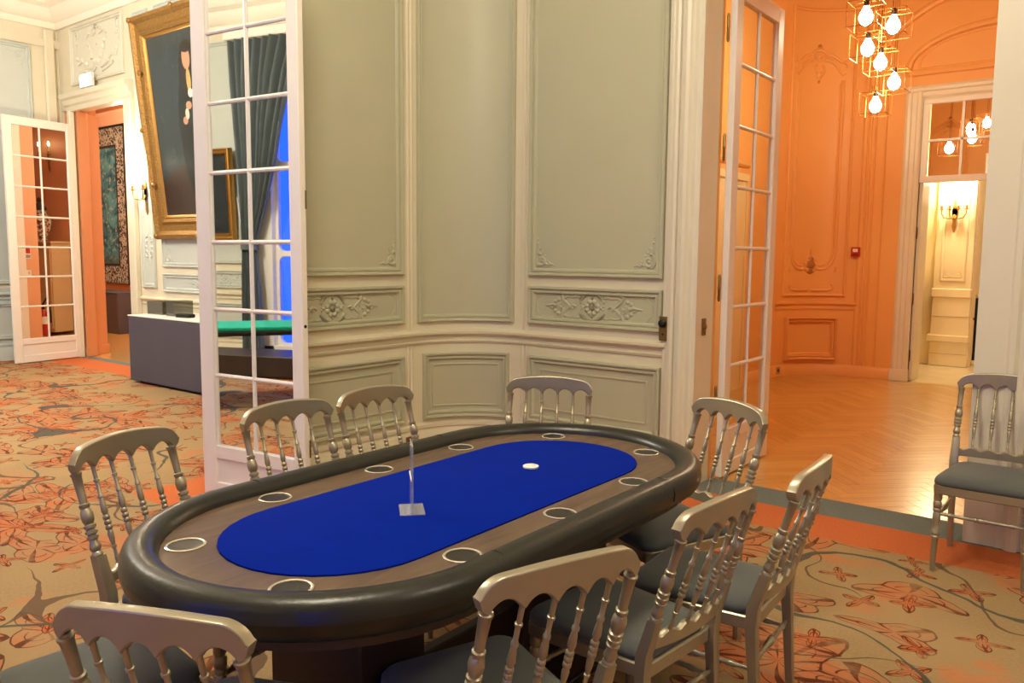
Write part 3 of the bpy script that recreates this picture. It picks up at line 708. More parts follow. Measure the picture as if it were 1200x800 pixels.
# herringbone parquet
pf = struct(MB().box(OX0, OX1, 5.14, OY1 + .02, -.06, -.012).build('floor', mat('parquet_bed', '#5a3312', .7)), 'honey coloured herringbone parquet of the orange room', 'floor')
PL, PWD = .56, .095
plank_me = MB().bbox(-PL / 2 + .001, PL / 2 - .001, -PWD / 2 + .001, PWD / 2 - .001, -.012, 0, .0015).mesh('plank', PARQ)
def clip(poly_, x0, x1, y0, y1):
    for ax, lim, sg in ((0, x0, 1), (0, x1, -1), (1, y0, 1), (1, y1, -1)):
        out = []
        for i in range(len(poly_)):
            p, q = poly_[i - 1], poly_[i]; dp, dq = (p[ax] - lim) * sg, (q[ax] - lim) * sg
            if (dp >= 0) != (dq >= 0):
                t = dp / (dp - dq); out.append((p[0] + (q[0] - p[0]) * t, p[1] + (q[1] - p[1]) * t))
            if dq >= 0: out.append(q)
        poly_ = out
        if not poly_: return []
    return poly_
PR = (OX0, OX1, 5.14, OY1)
cand = []
for i in range(-120, 120):
    for j in range(-16, 17):
        ox_, oy_ = i * PWD + j * (PL + PWD), i * PWD + j * (PWD - PL)
        for (a, b, rot) in ((ox_ + PL / 2, oy_ + PWD / 2, 0), (ox_ + PL + PWD / 2, oy_ + PWD - PL / 2, PI / 2)):
            cs, sn = math.cos(PI / 4), math.sin(PI / 4)
            x, y = a * cs - b * sn - 1.4, a * sn + b * cs + 7.5
            if x < OX0 - .3 or x > OX1 + .3 or y < 4.8 or y > 11.2: continue
            r = rot + PI / 4; h = PL / 2 - .001; w_ = PWD / 2 - .001
            poly_ = [(x + u * math.cos(r) - v * math.sin(r), y + u * math.sin(r) + v * math.cos(r)) for u, v in ((-h, -w_), (h, -w_), (h, w_), (-h, w_))]
            cp = clip(poly_, *PR)
            if len(cp) < 3: continue
            inside = all(PR[0] <= p[0] <= PR[1] and PR[2] <= p[1] <= PR[3] for p in poly_)
            # seen from the camera: between the glazed leaf and the pilaster
            ang = x / max(y, .1)
            vis = -.47 < ang < -.115
            cand.append(((0 if vis else 100) + y, x, y, r, inside, cp))
cand.sort(key=lambda t: t[0])
rest = MB()
for n_, (k_, x, y, r, inside, cp) in enumerate(cand):
    if n_ < 298:
        if inside: share('plank', plank_me, pf, (x, y, 0), (0, 0, r))
        else:
            b = MB(); M_ = Matrix.Rotation(-r, 4, 'Z')
            lp = [M_ @ Vector((p[0] - x, p[1] - y, 0)) for p in cp]
            b.loft([[(p.x, p.y, -.012) for p in lp], [(p.x, p.y, 0) for p in lp]], True)
            o = b.build('plank', PARQ, pf); o.location = (x, y, 0); o.rotation_euler = (0, 0, r)
    else: rest.loft([[(p[0], p[1], -.012) for p in cp], [(p[0], p[1], 0) for p in cp]], True)
ro = rest.build('planks', PARQ, pf); ro['kind'] = 'stuff'

# white framed doorway with mirrored transom
d5 = struct(empty('door_5', (-1.45, OY1, 0)), 'white framed doorway with mirrored transom leading to the stone hall', 'door')
def arch_cas(x0, x1, sgn):
    xs = [(0, 0), (0, -.03), (.03, -.05), (.06, -.045), (.075, -.03), (.12, -.028), (.135, -.04), (.17, -.04), (.19, -.02), (.19, 0)]
    MB().loft([[(x0 + sgn * q, d, z) for q, d in xs] for z in (0, 3.56)], True).build('casing', CASING, d5)
arch_cas(-.96, 0, 1); arch_cas(.96, 0, -1)
MB().loft([[(x, d, 3.56 - q) for q, d in [(0, 0), (0, -.032), (.03, -.052), (.06, -.047), (.075, -.03), (.12, -.028), (.14, -.02), (.14, 0)]] for x in (-.96, .96)], True).build('casing', CASING, d5)
MB().bbox(-.98, -.76, -.05, 0, 0, .15, .006).build('plinth_block', CASING, d5)
MB().box(-.79, -.77, 0, .2, 0, 3.42).build('jamb', CASING, d5); MB().box(.77, .79, 0, .2, 0, 3.42).build('jamb', CASING, d5)
MB().box(-.77, .77, 0, .2, 3.40, 3.42).build('jamb', CASING, d5)
tx = [-.70, -.34, .02, .38, .74]
MB().bbox(-.77, .77, .0, .06, 2.42, 2.50, .005).build('transom_bar', WHITE, d5)
MB().bbox(-.77, .77, .0, .06, 3.345, 3.40, .005).build('transom_rail', WHITE, d5)
for x in [-.735] + tx[1:]: MB().bbox(x - (.035 if x < -.7 else .016), x + (.035 if x < -.7 else .016), .005, .055, 2.50, 3.345, .004).build('muntin', WHITE, d5)
MB().bbox(-.70, .77, .005, .055, 2.90, 2.93, .004).build('muntin', WHITE, d5)
for a, b in zip(tx[:-1], tx[1:]):
    for z0, z1 in ((2.50, 2.90), (2.93, 3.345)): MB().box(a + .016, b - .016, .026, .032, z0, z1).build('pane', MIRROR, d5)
lf = MB().bbox(-.768, -.728, .03, .42, .01, 2.42, .004).build('open_leaf', CASING, d5)
for z in (.25, .95, 1.75): MB().turn((-.765, .02, z), (-.765, .02, z + .14), [(0, .008), (.5, .011), (1, .008)], 8).build('hinge', BRASS, lf, True)

# stone hall
struct(MB().box(-4.2, 1.4, OY1 + .02, 14.4, -.05, -.004).build('floor', MARBLE), 'pale veined marble floor of the hall', 'floor')
hw_ = struct(MB().box(-2.95, -2.75, OY1 + .15, 12.9, 0, 4.2).build('wall_hall_west', STONE), 'pale stone hall wall with a dark fireplace slot', 'wall')
MB().loft([[(-2.75, y, 0), (-2.75 + .20, y, 0), (-2.75 + .20, y, z - .05), (-2.75 + .23, y, z - .04), (-2.75 + .23, y, z), (-2.75, y, z)] for y, z in ((OY1 + .2, .40), (11.9, .44), (12.5, .52), (12.86, .60))], True).build('stone_plinth', STONE, hw_)
MB().bbox(-2.75, -2.53, 12.42, 12.80, .62, 1.20, .004).build('dark_recess', BLACKM, hw_)
hp = struct(MB().box(-2.95, -1.87, 12.9, 13.1, 0, 4.2).build('wall_hall_north', STONE), 'stone hall wall carrying the bright gilt sconce', 'wall')
MB().bbox(-2.36, -1.88, 12.82, 12.9, 0, 4.2, .006).build('pier', STONE, hp)
MB().bbox(-2.40, -1.87, 12.79, 12.9, .34, .44, .012).build('plinth_moulding', STONE, hp)
MB().bbox(-2.38, -1.87, 12.80, 12.9, .97, 1.10, .014).build('pier_moulding', STONE, hp)
PH = Path([('l', (-3.0, 12.82), (-1.0, 12.82))], -1)
ring_frame(PH, .72, 1.04, 1.2, 3.2, [(0, 0), (0, .012), (.012, .016), (.03, .010), (.032, 0)]).build('panel_frame', STONE, hp, True)
for z in (.17, .70): MB().box(-2.36, -1.88, 12.815, 12.82, z, z + .006).build('stone_joint', mat('stone_joint', '#b8a67c', .8), hp)
for sg, qq in ((1, .76), (-1, 1.0)): relief(PH, qq, 1.24, corner_scroll(sg, 1), .002, False).build('corner_ornament', STONE, hp, True)
wall('wall_hall_back', -1.96, 1.4, 14.2, 14.4, 0, 4.2, [], STONE, 'deeper stone wall at the back of the hall')
wall('wall_hall_east', 1.4, 1.6, OY1 + .1, 14.4, 0, 4.2, [], STONE, 'stone wall at the hidden side of the hall')
struct(MB().box(-2.02, -1.96, 13.1, 14.4, 0, 4.2).build('wall_hall_return', STONE), 'short stone return wall beside the lit hall pier', 'wall')
struct(MB().box(-4.2, 1.6, OY1 + .1, 14.4, 4.2, 4.3).build('ceiling', CEIL), 'hall ceiling above the stone pier', 'ceiling')
ip = thing('iron_post', 'thin black iron post with brass knobs in the stone hall', 'post', (-1.845, 13.3, 0))
MB().bbox(-.035, .035, -.03, .03, .06, .96, .006).build('post', BLACKM, ip)
MB().bbox(-.06, .06, -.05, .05, 0, .06, .01).build('foot', STONE, ip)
MB().ball((0, 0, .99), .04).build('finial', mat('ivory_knob', '#eadfbd', .3), ip, True)
kb = MB().turn((-.03, 0, .66), (-.10, 0, .66), [(0, .018), (.3, .018), (.45, .03), (.8, .04), (1, .02)], 12).build('knob', GOLDS, ip, True)

def sconce(name, label, loc, rz, arms, scale=1., power=None):
    """gilt wall sconce; local -y points into the room"""
    o = thing(name, label, 'wall sconce', loc, rz)
    MB().loft([[(.03 * s * math.cos(2 * PI * j / 10), -.012 - .010 * h, z + .0 * j + .0) if False else (.035 * s * math.cos(2 * PI * j / 10), -.004 - .018 * h, z + .03 * math.sin(2 * PI * j / 10)) for j in range(10)] for s, h, z in ((.4, 0, -.25), (.8, .6, -.2), (.5, 1, -.12), (1, 1, .0), (.7, 1, .08), (.3, .5, .16))], True).build('back_plate', GOLDS, o, True)
    for a in arms:
        A = MB().tube([(0, -.02, -.03), (a * .3, -.07, -.09), (a * .75, -.11, -.08), (a, -.12, -.02), (a, -.12, .04)], .009 * scale, 7).build('arm', GOLDS, o, True)
        MB().turn((a, -.12, .03), (a, -.12, .09), [(0, .012), (.2, .035), (.35, .012), (.6, .016), (1, .016)], 10).build('drip_pan', GOLDS, A, True)
        MB().turn((a, -.12, .09), (a, -.12, .19), [(0, .011), (1, .011)], 8).build('candle', PAPER, A, True)
        MB().turn((a, -.12, .19), (a, -.12, .26), [(0, .008), (.3, .016), (.6, .012), (1, .002)], 8).build('flame_bulb', CANDLE, A, True)
    return o
hs = sconce('wall_sconce', 'gilt sconce glowing on the stone pier of the hall', (-2.14, 12.82, 2.16), 0, (-.15, -.05, .06, .16))
lamp('sconce_light', (-2.14, 12.5, 2.60), 55, (1.0, .85, .55), .06)

# fire call point and floor socket
fc = thing('fire_call_point', 'small red fire call point on the orange wall', 'alarm box', PO(ox(-2.93 + .03), 1.59, 0.0))
MB().bbox(-.055, .055, -.05, -.0, -.06, .06, .006).build('housing', RED, fc)
MB().bbox(-.03, .03, -.053, -.05, 0, .04, .001).build('glass_plate', PAPER, fc)
MB().bbox(-.035, .035, -.053, -.05, -.045, -.025, .001).build('label_strip', mat('dark_red_strip', '#7c1512', .5), fc)
so = thing('wall_socket', 'small square socket at the foot of the orange wall', 'wall socket', PO(oa(171), .075, .028), math.radians(80))
MB().bbox(-.045, .045, -.008, 0, -.045, .045, .003).build('plate', mat('pale_socket', '#b98d5a', .5), so)
MB().turn((0, -.008, 0), (0, -.010, 0), [(0, .02), (1, .019)], 12).build('socket_hole', BLACKM, so)

# pendant bulbs
PEND = [(-2.027, 7.5, 3.568, 'topmost pendant bulb in a wire cage, cut by the picture top'), (-1.872, 7.78, 3.535, 'upper pendant bulb closest to the arched moulding'),
        (-2.149, 8.06, 3.438, 'pendant bulb just under the topmost one'), (-2.101, 8.34, 3.355, 'pendant bulb in the middle of the hanging cluster'),
        (-2.038, 8.62, 3.215, 'pendant bulb hanging beside the white door frame corner'), (-2.269, 8.9, 3.063, 'lowest pendant bulb of the hanging cluster')]
def make_pendant():
    o = empty('pendant_lamp'); s = .125
    MB().turn((0, 0, -.085), (0, 0, .075), [(0, .004), (.10, .035), (.30, .055), (.5, .058), (.7, .044), (.9, .024), (1, .02)], 14).build('bulb', BULB, o, True)
    MB().turn((0, 0, .075), (0, 0, .135), [(0, .022), (.8, .022), (1, .012)], 12).build('socket', DARKWOOD, o, True)
    cg = MB()
    for z in (-.105, .105):
        P4 = [(-s, -s, z), (s, -s, z), (s, s, z), (-s, s, z)]
        for k in range(4): cg.tube([P4[k], P4[(k + 1) % 4]], .0032, 5)
    for a, b in ((-1, -1), (1, -1), (1, 1), (-1, 1)): cg.tube([(a * s, b * s, -.105), (a * s, b * s, .105)], .0032, 5)
    for a, b in ((-1, 0), (1, 0), (0, 1), (0, -1)): cg.tube([(a * s, b * s, .105), (0, 0, .115)], .0025, 5)
    cg.build('wire_cage', WIRE, o, True)
    return o
pp0 = make_pendant()
for i, (x, y, z, lab) in enumerate(PEND):
    o = pp0 if i == 0 else copy_tree(pp0)
    o.location = (x, y, z); tag(o, lab, 'pendant lamp', 'pendant bulbs in the orange room')
    MB().tube([(-.006, 0, .13), (-.006, 0, 4.95 - z)], .003, 5).build('cord', WIRE, o)
    MB().tube([(.012, 0, .13), (.012, 0, 4.95 - z)], .003, 5).build('cord', WIRE, o)

# ------------------------------------------------------------------ salon to the left: panelling, cornice
PSN = Path([('l', (-12.4, 5.4), (-4.5, 5.4))], -1)                      # north wall, q = x + 12.4
wsn = bpy.data.objects['wall_salon_north']; wsw = bpy.data.objects['wall_salon_west']; wss = bpy.data.objects['wall_salon_south']
CORN = [(4.62, 0), (4.62, .03), (4.66, .05), (4.70, .05), (4.72, .10), (4.80, .16), (4.86, .17), (4.90, .25), (4.98, .28), (5.0, .28), (5.0, 0)]
SRAIL = [(z - .0, d) for z, d in RAIL]
hsweep(PSN, 0, 7.9, CORN).build('cornice', CEIL, wsn, True)
for a, b in ((0, .35), (2.10, 7.9)):
    hsweep(PSN, a, b, SRAIL).build('chair_rail', CREAM, wsn, True); hsweep(PSN, a, b, BASE).build('baseboard', CREAM, wsn, True)
OVER = mat('lit_overdoor_paint', '#dcd9c8', .5, var=.03)  # salon panel paint with the lamplight up there put into its paler colour
panel(wsn, PSN, .42, 1.88, 3.80, 4.58, OVER)
panel(wsn, PSN, 2.15, 2.48, 1.06, 4.5, SALON)
panel(wsn, PSN, 2.66, 7.2, 1.33, 4.5, SALON)
panel(wsn, PSN, 2.66, 4.6, 1.02, 1.25, SALON); panel(wsn, PSN, 4.7, 6.8, 1.02, 1.25, SALON)
panel(wsn, PSN, 2.66, 7.2, .3, .78, SALON)
relief(PSN, 3.63, 1.135, FRIEZE, sx=1., sz=.8).build('frieze_ornament', SALON, wsn, True)
relief(PSN, 2.72, 1.38, corner_scroll(1.3, 1.3), .004, False).build('corner_ornament', SALON, wsn, True)
relief(PSN, 2.315, 1.45, [(spiral(.05, .05, .05, -2, 1), .012), (spiral(.05, .22, .045, 2, 1, ccw=-1), .011), ([(.0, -.1), (.03, .1), (0, .35), (.02, .5)], .008), ([(.07, .13)], .02)], .004).build('panel_ornament', SALON, wsn, True)
# overdoor trophy of swags
sw = [([(0, -.16), (.12, -.22), (.25, -.20), (.40, -.10), (.52, -.13), (.60, -.02)], (.03, .012)), ([(0, -.20), (.15, -.28), (.33, -.24), (.45, -.20)], .02), ([(.12, -.10), (.16, .0), (.20, .10), (.22, .15)], (.028, .010)),
      ([(.18, .02)], .04), ([(.22, .10)], .032), ([(.30, -.15)], .045), ([(.05, -.14)], .05), ([(.42, -.08)], .035), ([(.54, -.05)], .03), ([(0, .24), (.08, .20), (.2, .24), (.28, .18)], .014), ([(0, .30)], .035), (spiral(.06, .25, .06, 0, 1), .012),
      (spiral(.56, .26, .06, 1, 1.2), .014), ([(.58, .30), (.61, .18), (.58, .05)], .010), ([(.55, .15)], .025), ([(.0, .08)], .012)]
relief(PSN, 1.15, 4.19, sw, .006).build('overdoor_ornament', OVER, wsn, True)
# lintel and casings of the salon doorway
t3 = struct(hsweep(PSN, .28, 2.10, [(3.46, 0), (3.46, .05), (3.52, .06), (3.54, .09), (3.60, .10), (3.62, .14), (3.68, .15), (3.70, 0)]).build('trim_3', CASING), 'cream lintel moulding over the salon doorway', 'lintel')
MB().bbox(-12.07, -11.99, 5.33, 5.40, 0, 3.46, .01).build('casing', CASING, t3); MB().bbox(-10.49, -10.32, 5.33, 5.40, 0, 3.46, .01).build('casing', CASING, t3)
PSWp = Path([('l', (-12.4, -2.7), (-12.4, 5.4))], -1)
hsweep(PSWp, 0, 8.1, CORN).build('cornice', CEIL, wsw, True); hsweep(PSWp, 0, 8.1, SRAIL).build('chair_rail', SALON, wsw, True); hsweep(PSWp, 0, 8.1, BASE).build('baseboard', SALON, wsw, True)
hsweep(PSWp, 0, 8.1, [(4.36, 0), (4.36, .03), (4.40, .05), (4.46, .05), (4.47, 0)]).build('upper_rail', CREAM, wsw, True)
panel(wsw, PSWp, 4.6, 7.72, 1.06, 4.34, SALON); panel(wsw, PSWp, 4.6, 7.72, .3, .8, SALON); panel(wsw, PSWp, .3, 4.4, 1.06, 4.34, SALON); panel(wsw, PSWp, .3, 4.4, .3, .8, SALON)
surf(PSWp, 4.5, 7.8, .0, 1.0, .003, .003).build('dado', SALON, wsw)
relief(PSWp, 7.66, 4.28, corner_scroll(-1.6, -1.6), .004, False).build('corner_ornament', SALON, wsw, True)
MB().bbox(-12.4, -12.34, 5.2, 5.34, .0, 4.6, .02).build('corner_pilaster', CREAM, wsw)
PSS = Path([('l', (-4.5, -2.7), (-12.4, -2.7))], -1)                    # south wall, q = -4.5 - x
hsweep(PSS, 0, 7.9, CORN).build('cornice', CEIL, wss, True)
for a, b in ((0, 1.3), (4.45, 7.9)):
    hsweep(PSS, a, b, SRAIL).build('chair_rail', CREAM, wss, True); hsweep(PSS, a, b, BASE).build('baseboard', CREAM, wss, True)
panel(wss, PSS, 4.5, 7.5, 1.36, 4.5, SALON); panel(wss, PSS, 4.5, 6.2, 1.0, 1.26, SALON); panel(wss, PSS, 4.5, 7.5, .28, .78, SALON)
relief(PSS, 5.0, 1.13, FRIEZE).build('frieze_ornament', SALON, wss, True)

# windows with blue dusk outside
def window(name, cx, w, z0, z1, label, fw=.09):
    o = struct(empty(name, (cx, -2.82, 0)), label, 'window'); h = w / 2
    MB().bbox(-h, -h + fw, -.10, .11, z0, z1, .006).build('window_frame', WHITE, o); MB().bbox(h - fw, h, -.10, .11, z0, z1, .006).build('window_frame', WHITE, o)
    MB().bbox(-h, h, -.10, .11, z1 - .09, z1, .006).build('window_frame', WHITE, o); MB().bbox(-h, h, -.10, .11, z0, z0 + .09, .006).build('window_frame', WHITE, o)
    MB().bbox(-.06, .06, -.04, .05, z0 + .09, z1 - .09, .006).build('mullion', WHITE, o)
    zs = [z0 + .09 + (z1 - z0 - .18) * t for t in (0, .36, .70, 1)]
    for a, b in ((-h + fw, -.06), (.06, h - fw)):
        for i in range(3):
            MB().box(a + .05, b - .05, -.004, .004, zs[i] + .04, zs[i + 1] - .04).build('pane', PANE, o)
            f = MB()   # sash with rounded inner corners
            inner = []; n = 6; r = .09; A, B, C_, D_ = a + .05, b - .05, zs[i] + .04, zs[i + 1] - .04
            for (px_, pz, a0) in ((B - r, D_ - r, 0), (A + r, D_ - r, PI / 2), (A + r, C_ + r, PI), (B - r, C_ + r, 1.5 * PI)):
                for k in range(n + 1): t = a0 + PI / 2 * k / n; inner.append((px_ + r * math.cos(t), pz + r * math.sin(t)))
            outer = []
            for (px_, pz) in ((b, zs[i + 1]), (a, zs[i + 1]), (a, zs[i]), (b, zs[i])): outer += [(px_, pz)] * (n + 1)
            f.loft([[(p[0], -.02, p[1]) for p in outer], [(p[0], .025, p[1]) for p in outer], [(p[0], .025, p[1]) for p in inner], [(p[0], -.02, p[1]) for p in inner], [(p[0], -.02, p[1]) for p in outer]])
            f.build('sash', WHITE, o)
    return o
window('window_1', -7.4, 3.0, .1, 3.95, 'tall blue dusk window reflected in the mirrored leaf', .26)
window('window_2', -2.45, 1.8, .1, 3.7, 'tall dusk window behind the camera, nearer the salon')
window('window_3', 1.4, 1.8, .1, 3.7, 'tall dusk window behind the camera, farther from the salon')

def curtain(name, label, cx, sg):
    """swept curtain gathered at a tie-back; sg=+1 hangs at the side of lower x"""
    o = thing(name, label, 'curtain', (-.08 * sg, -2.55, 0), 0, 'curtains of the salon window')
    zs = [0, .3, .8, 1.2, 1.45, 1.6, 1.8, 2.2, 2.7, 3.3, 3.9, 4.45]
    Lx = [-8.97, -8.96, -8.95, -8.94, -8.93, -8.93, -8.94, -8.96, -9.0, -9.05, -9.10, -9.14]
    Rx = [-8.60, -8.62, -8.65, -8.68, -8.71, -8.72, -8.66, -8.52, -8.36, -8.20, -8.02, -7.80]
    L = []; n = 90
    for z, a, b in zip(zs, Lx, Rx):
        row = []
        amp = .05 * min(1, (b - a) / .8) + .014
        for i in range(n + 1):
            t = i / n; x = a + (b - a) * t
            y = amp * math.sin(t * PI * 17 + .6 * math.sin(z * 2)) + .03 * math.sin(t * PI * 5 + z)
            row.append((cx - sg * (cx - x), y, z))
        L.append(row)
    b_ = MB().loft(L, closed=False); b_.build('cloth', CURTAIN, o, True, 80)
    mx = cx - sg * (cx + 8.82)
    MB().loft([[(mx + .15 * math.cos(t), .10 * math.sin(t), z) for t in [2 * PI * k / 20 for k in range(20)]] for z in (1.56, 1.66)]).build('tie_back', CURTAIN, o, True)
    MB().tube([(mx - sg * .14, .0, 1.62), (mx - sg * .17, -.02, 1.9), (mx - sg * .26, -.05, 2.3)], .008, 6).build('tie_cord', PAPER, o, True)
curtain('window_curtain', 'slate curtain swept aside at the blue window, reflected in the mirror', -7.4, 1)
curtain('window_curtain', 'slate curtain on the hidden side of the blue window', -7.4, -1)
pl = thing('curtain_pelmet', 'white pelmet above the slate curtains', 'pelmet', (-7.4, -2.62, 4.45))
MB().bbox(-1.85, 1.85, -.08, .14, 0, .12, .02).build('board', CEIL, pl); MB().bbox(-1.88, 1.88, -.08, .17, .12, .17, .01).build('cap', CEIL, pl)

# green gaming table and low platform, both seen in the mirrored leaf
gt = thing('gaming_table', 'green baize gaming table reflected in the mirrored leaf', 'table', (-6.75, .10, 0), math.radians(-45))
MB().bbox(-1.2, 1.2, -.42, .42, .745, .785, .01).build('tabletop', GREEN, gt); MB().bbox(-1.22, 1.22, -.44, .44, .70, .744, .01).build('rim', BLACKM, gt)
for sx0 in (-1.1, 1.1):
    for sy0 in (-.36, .36): MB().turn((sx0, sy0, 0), (sx0, sy0, .70), [(0, .02), (.7, .03), (1, .035)], 10).build('leg', DARKWOOD, gt, True)
lp = thing('low_platform', 'low dark brown platform on the carpet behind the green table', 'platform', (-8.0, -1.45, 0), math.radians(-8))
MB().bbox(-1.5, 1.5, -.35, .35, .02, .27, .01).build('body', DARKWOOD, lp); MB().bbox(-1.48, 1.48, -.33, .33, 0, .02, .004).build('foot', BLACKM, lp)

# ------------------------------------------------------------------ pictures
def paint_mat(name, bg, blobs, gloss=.18):
    k = NT(name); co = k.coord(); sp_ = k.n('ShaderNodeSeparateXYZ'); k.l(co, sp_.inputs[0]); nz = k.noise(co, 5, 3)
    col_ = k.mix(nz.outputs[0], c(bg[0]), c(bg[1]))
    for cx, cz, rx, rz, h in blobs:
        a = k.math('DIVIDE', k.math('SUBTRACT', sp_.outputs[0], cx), rx); b = k.math('DIVIDE', k.math('SUBTRACT', sp_.outputs[2], cz), rz)
        e = k.math('ADD', k.math('MULTIPLY', a, a), k.math('MULTIPLY', b, b))
        e = k.math('ADD', e, k.math('MULTIPLY', k.math('SUBTRACT', nz.outputs[0], .5), .5))
        col_ = k.mix(k.mapr(e, 1.12, .88), col_, c(h))
    k.l(col_, k.b.inputs['Base Color']); k.b.inputs['Roughness'].default_value = gloss
    k.bump(k.noise(co, 40, 3).outputs[0], .25, .004)
    return k.m
PORT = paint_mat('dark_portrait_canvas', ('#1d282c', '#2b393e'), [(0.1, -.80, .9, .36, '#3a2a22'), (.16, -.10, .34, .80, '#12171a'), (.11, .60, .17, .30, '#1a1310'), (.10, .71, .08, .125, '#b98b6b'), (.12, .83, .12, .06, '#1d1410'), (.11, .47, .045, .13, '#b99c5c'), (.12, .33, .05, .05, '#d9d2c2'),
                 (.06, .20, .06, .045, '#b98c6e'), (-.04, .04, .05, .045, '#b08268'), (.01, .11, .04, .06, '#cfc4ae')])
SMALLP = paint_mat('small_dark_canvas', ('#14191b', '#1f2527'), [(0.05, .1, .16, .3, '#26231d'), (.33, .05, .07, .10, '#c9a777'), (.30, -.30, .06, .08, '#4a5a66')])
def picture(name, label, loc, rz, tilt, w, h, fw, canvas, cat='painting', ornate=True):
    """origin at the bottom middle, faces local -y"""
    o = thing(name, label, cat, loc, rz); o.rotation_euler = (tilt, 0, rz)
    b = MB(); a, t = w / 2, h
    def rg(i, d): return [(-a + i, -d, i), (a - i, -d, i), (a - i, -d, t - i), (-a + i, -d, t - i)]
    pr = [(0, 0), (0, .05), (fw * .08, .085), (fw * .2, .09), (fw * .35, .06), (fw * .6, .05), (fw * .72, .075), (fw * .85, .06), (fw, .025), (fw, 0)]
    b.loft([rg(i, d) for i, d in pr]).build('frame', GOLD if ornate else GOLDS, o)
    b2 = MB().loft([rg(fw * .9, .062), rg(fw * .97, .05), rg(fw * 1.02, .03)]); b2.build('frame_sight', GOLDS, o)
    if ornate:
        blob = MB().ball((0, 0, 0), .035, .022, .035, 8, 5).mesh('frame_ornament', GOLD, True)
        for x, z in [(-a + fw * .15, fw * .15), (-a + fw * .15, t - fw * .15), (a - fw * .15, t - fw * .15), (a - fw * .15, fw * .15), (0, t - fw * .1), (-a + fw * .12, t * .5), (-a + fw * .5, t * .25), (-a + fw * .5, t * .75), (0, fw * .1)]:
            share('frame_ornament', blob, o, (x, -.09, z))
    cv = MB().box(-(a - fw * .9), a - fw * .9, -.012, .012, -(t / 2 - fw * .9), t / 2 - fw * .9).build('canvas', canvas, o); cv.location = (0, -.026, t / 2)
    return o
picture('portrait_painting', 'tall dark portrait of a standing figure in a wide gilt frame', (-8.755, 5.365, 1.675), 0, math.radians(5.5), 1.95, 2.62, .29, PORT)
picture('framed_picture', 'smaller dark picture in a plain gilt frame, reflected in the mirrored leaf', (-9.72, -2.66, 1.70), PI, math.radians(3), 1.0, 1.30, .10, SMALLP, 'picture', False)

sconce('wall_sconce', 'two-armed gilt sconce glowing beside the tall portrait', (-10.09, 5.395, 2.26), 0, (-.13, .13))
lamp('sconce_light', (-10.09, 5.12, 2.62), 55, (1.0, .84, .58), .06)
ex = thing('exit_sign', 'small glowing exit sign over the salon doorway', 'exit sign', (-11.38, 5.33, 3.80))
MB().bbox(-.17, .17, -.04, .0, -.09, .09, .004).build('housing', PAPER, ex); MB().bbox(-.155, .155, -.045, -.04, -.075, .075, .001).build('lit_panel', EXITM, ex)
tv = thing('wall_screen', 'dark flat screen on the far salon wall at the picture edge', 'screen', (-12.39, 3.9, 2.05))
MB().bbox(.0, .05, -.55, .55, -.32, .32, .008).build('bezel', BLACKM, tv); MB().box(.05, .053, -.53, .53, -.30, .30).build('screen', DARKSCREEN, tv)

# table with a charcoal cloth in front of the portrait
ct = thing('cloth_table', 'long table under a charcoal cloth in front of the portrait', 'table', (-7.75, 5.0, 0))
MB().bbox(-1.52, 1.55, -.33, .33, .03, .775, .012).build('cloth', CLOTH, ct); MB().bbox(-1.52, 1.55, -.335, .335, .776, .79, .004).build('tabletop', PAPER, ct)
for sx0 in (-1.4, 1.4):
    for sy0 in (-.25, .25): MB().turn((sx0, sy0, 0), (sx0, sy0, .05), [(0, .02), (1, .02)], 8).build('leg', BLACKM, ct)
CLEARB = glass('smoky_plastic', (.62, .62, .58, 1), 1.45, .12)
for nm, x0, w, h, lab in (('display_box', -9.05, .34, .15, 'wide smoky clear plastic box on the charcoal table'), ('display_box', -8.72, .16, .17, 'narrow smoky plastic box beside the wider one')):
    bx = thing(nm, lab, 'box', (x0, 5.0, .79), 0)
    t = .006
    for (a, b, cc, d_) in ((-w / 2, w / 2, -.12, -.12 + t), (-w / 2, w / 2, .12 - t, .12), (-w / 2, -w / 2 + t, -.114, .114), (w / 2 - t, w / 2, -.114, .114)): MB().box(a, b, cc, d_, t, h).build('side', CLEARB, bx)
    MB().box(-w / 2, w / 2, -.12, .12, 0, t).build('bottom', CLEARB, bx)
ph = thing('desk_device', 'small black device lying on the charcoal table', 'device', (-8.40, 4.88, .79), .2)
MB().bbox(-.11, .11, -.05, .05, 0, .04, .012).build('body', BLACKM, ph); MB().box(-.09, .09, -.035, .035, .04, .042).build('screen', DARKSCREEN, ph)
for i, (x, y, r, lab) in enumerate(((-8.95, 4.80, .2, 'white paper sheet in front of the plastic boxes'), (-8.65, 4.76, -.1, 'white paper sheet nearest the black device'))):
    pg = tag(MB().bbox(-.14, .14, -.08, .08, 0, .004, .001).build('paper_sheet', PAPER), lab, 'paper'); pg.location = (x, y, .79); pg.rotation_euler = (0, 0, r)

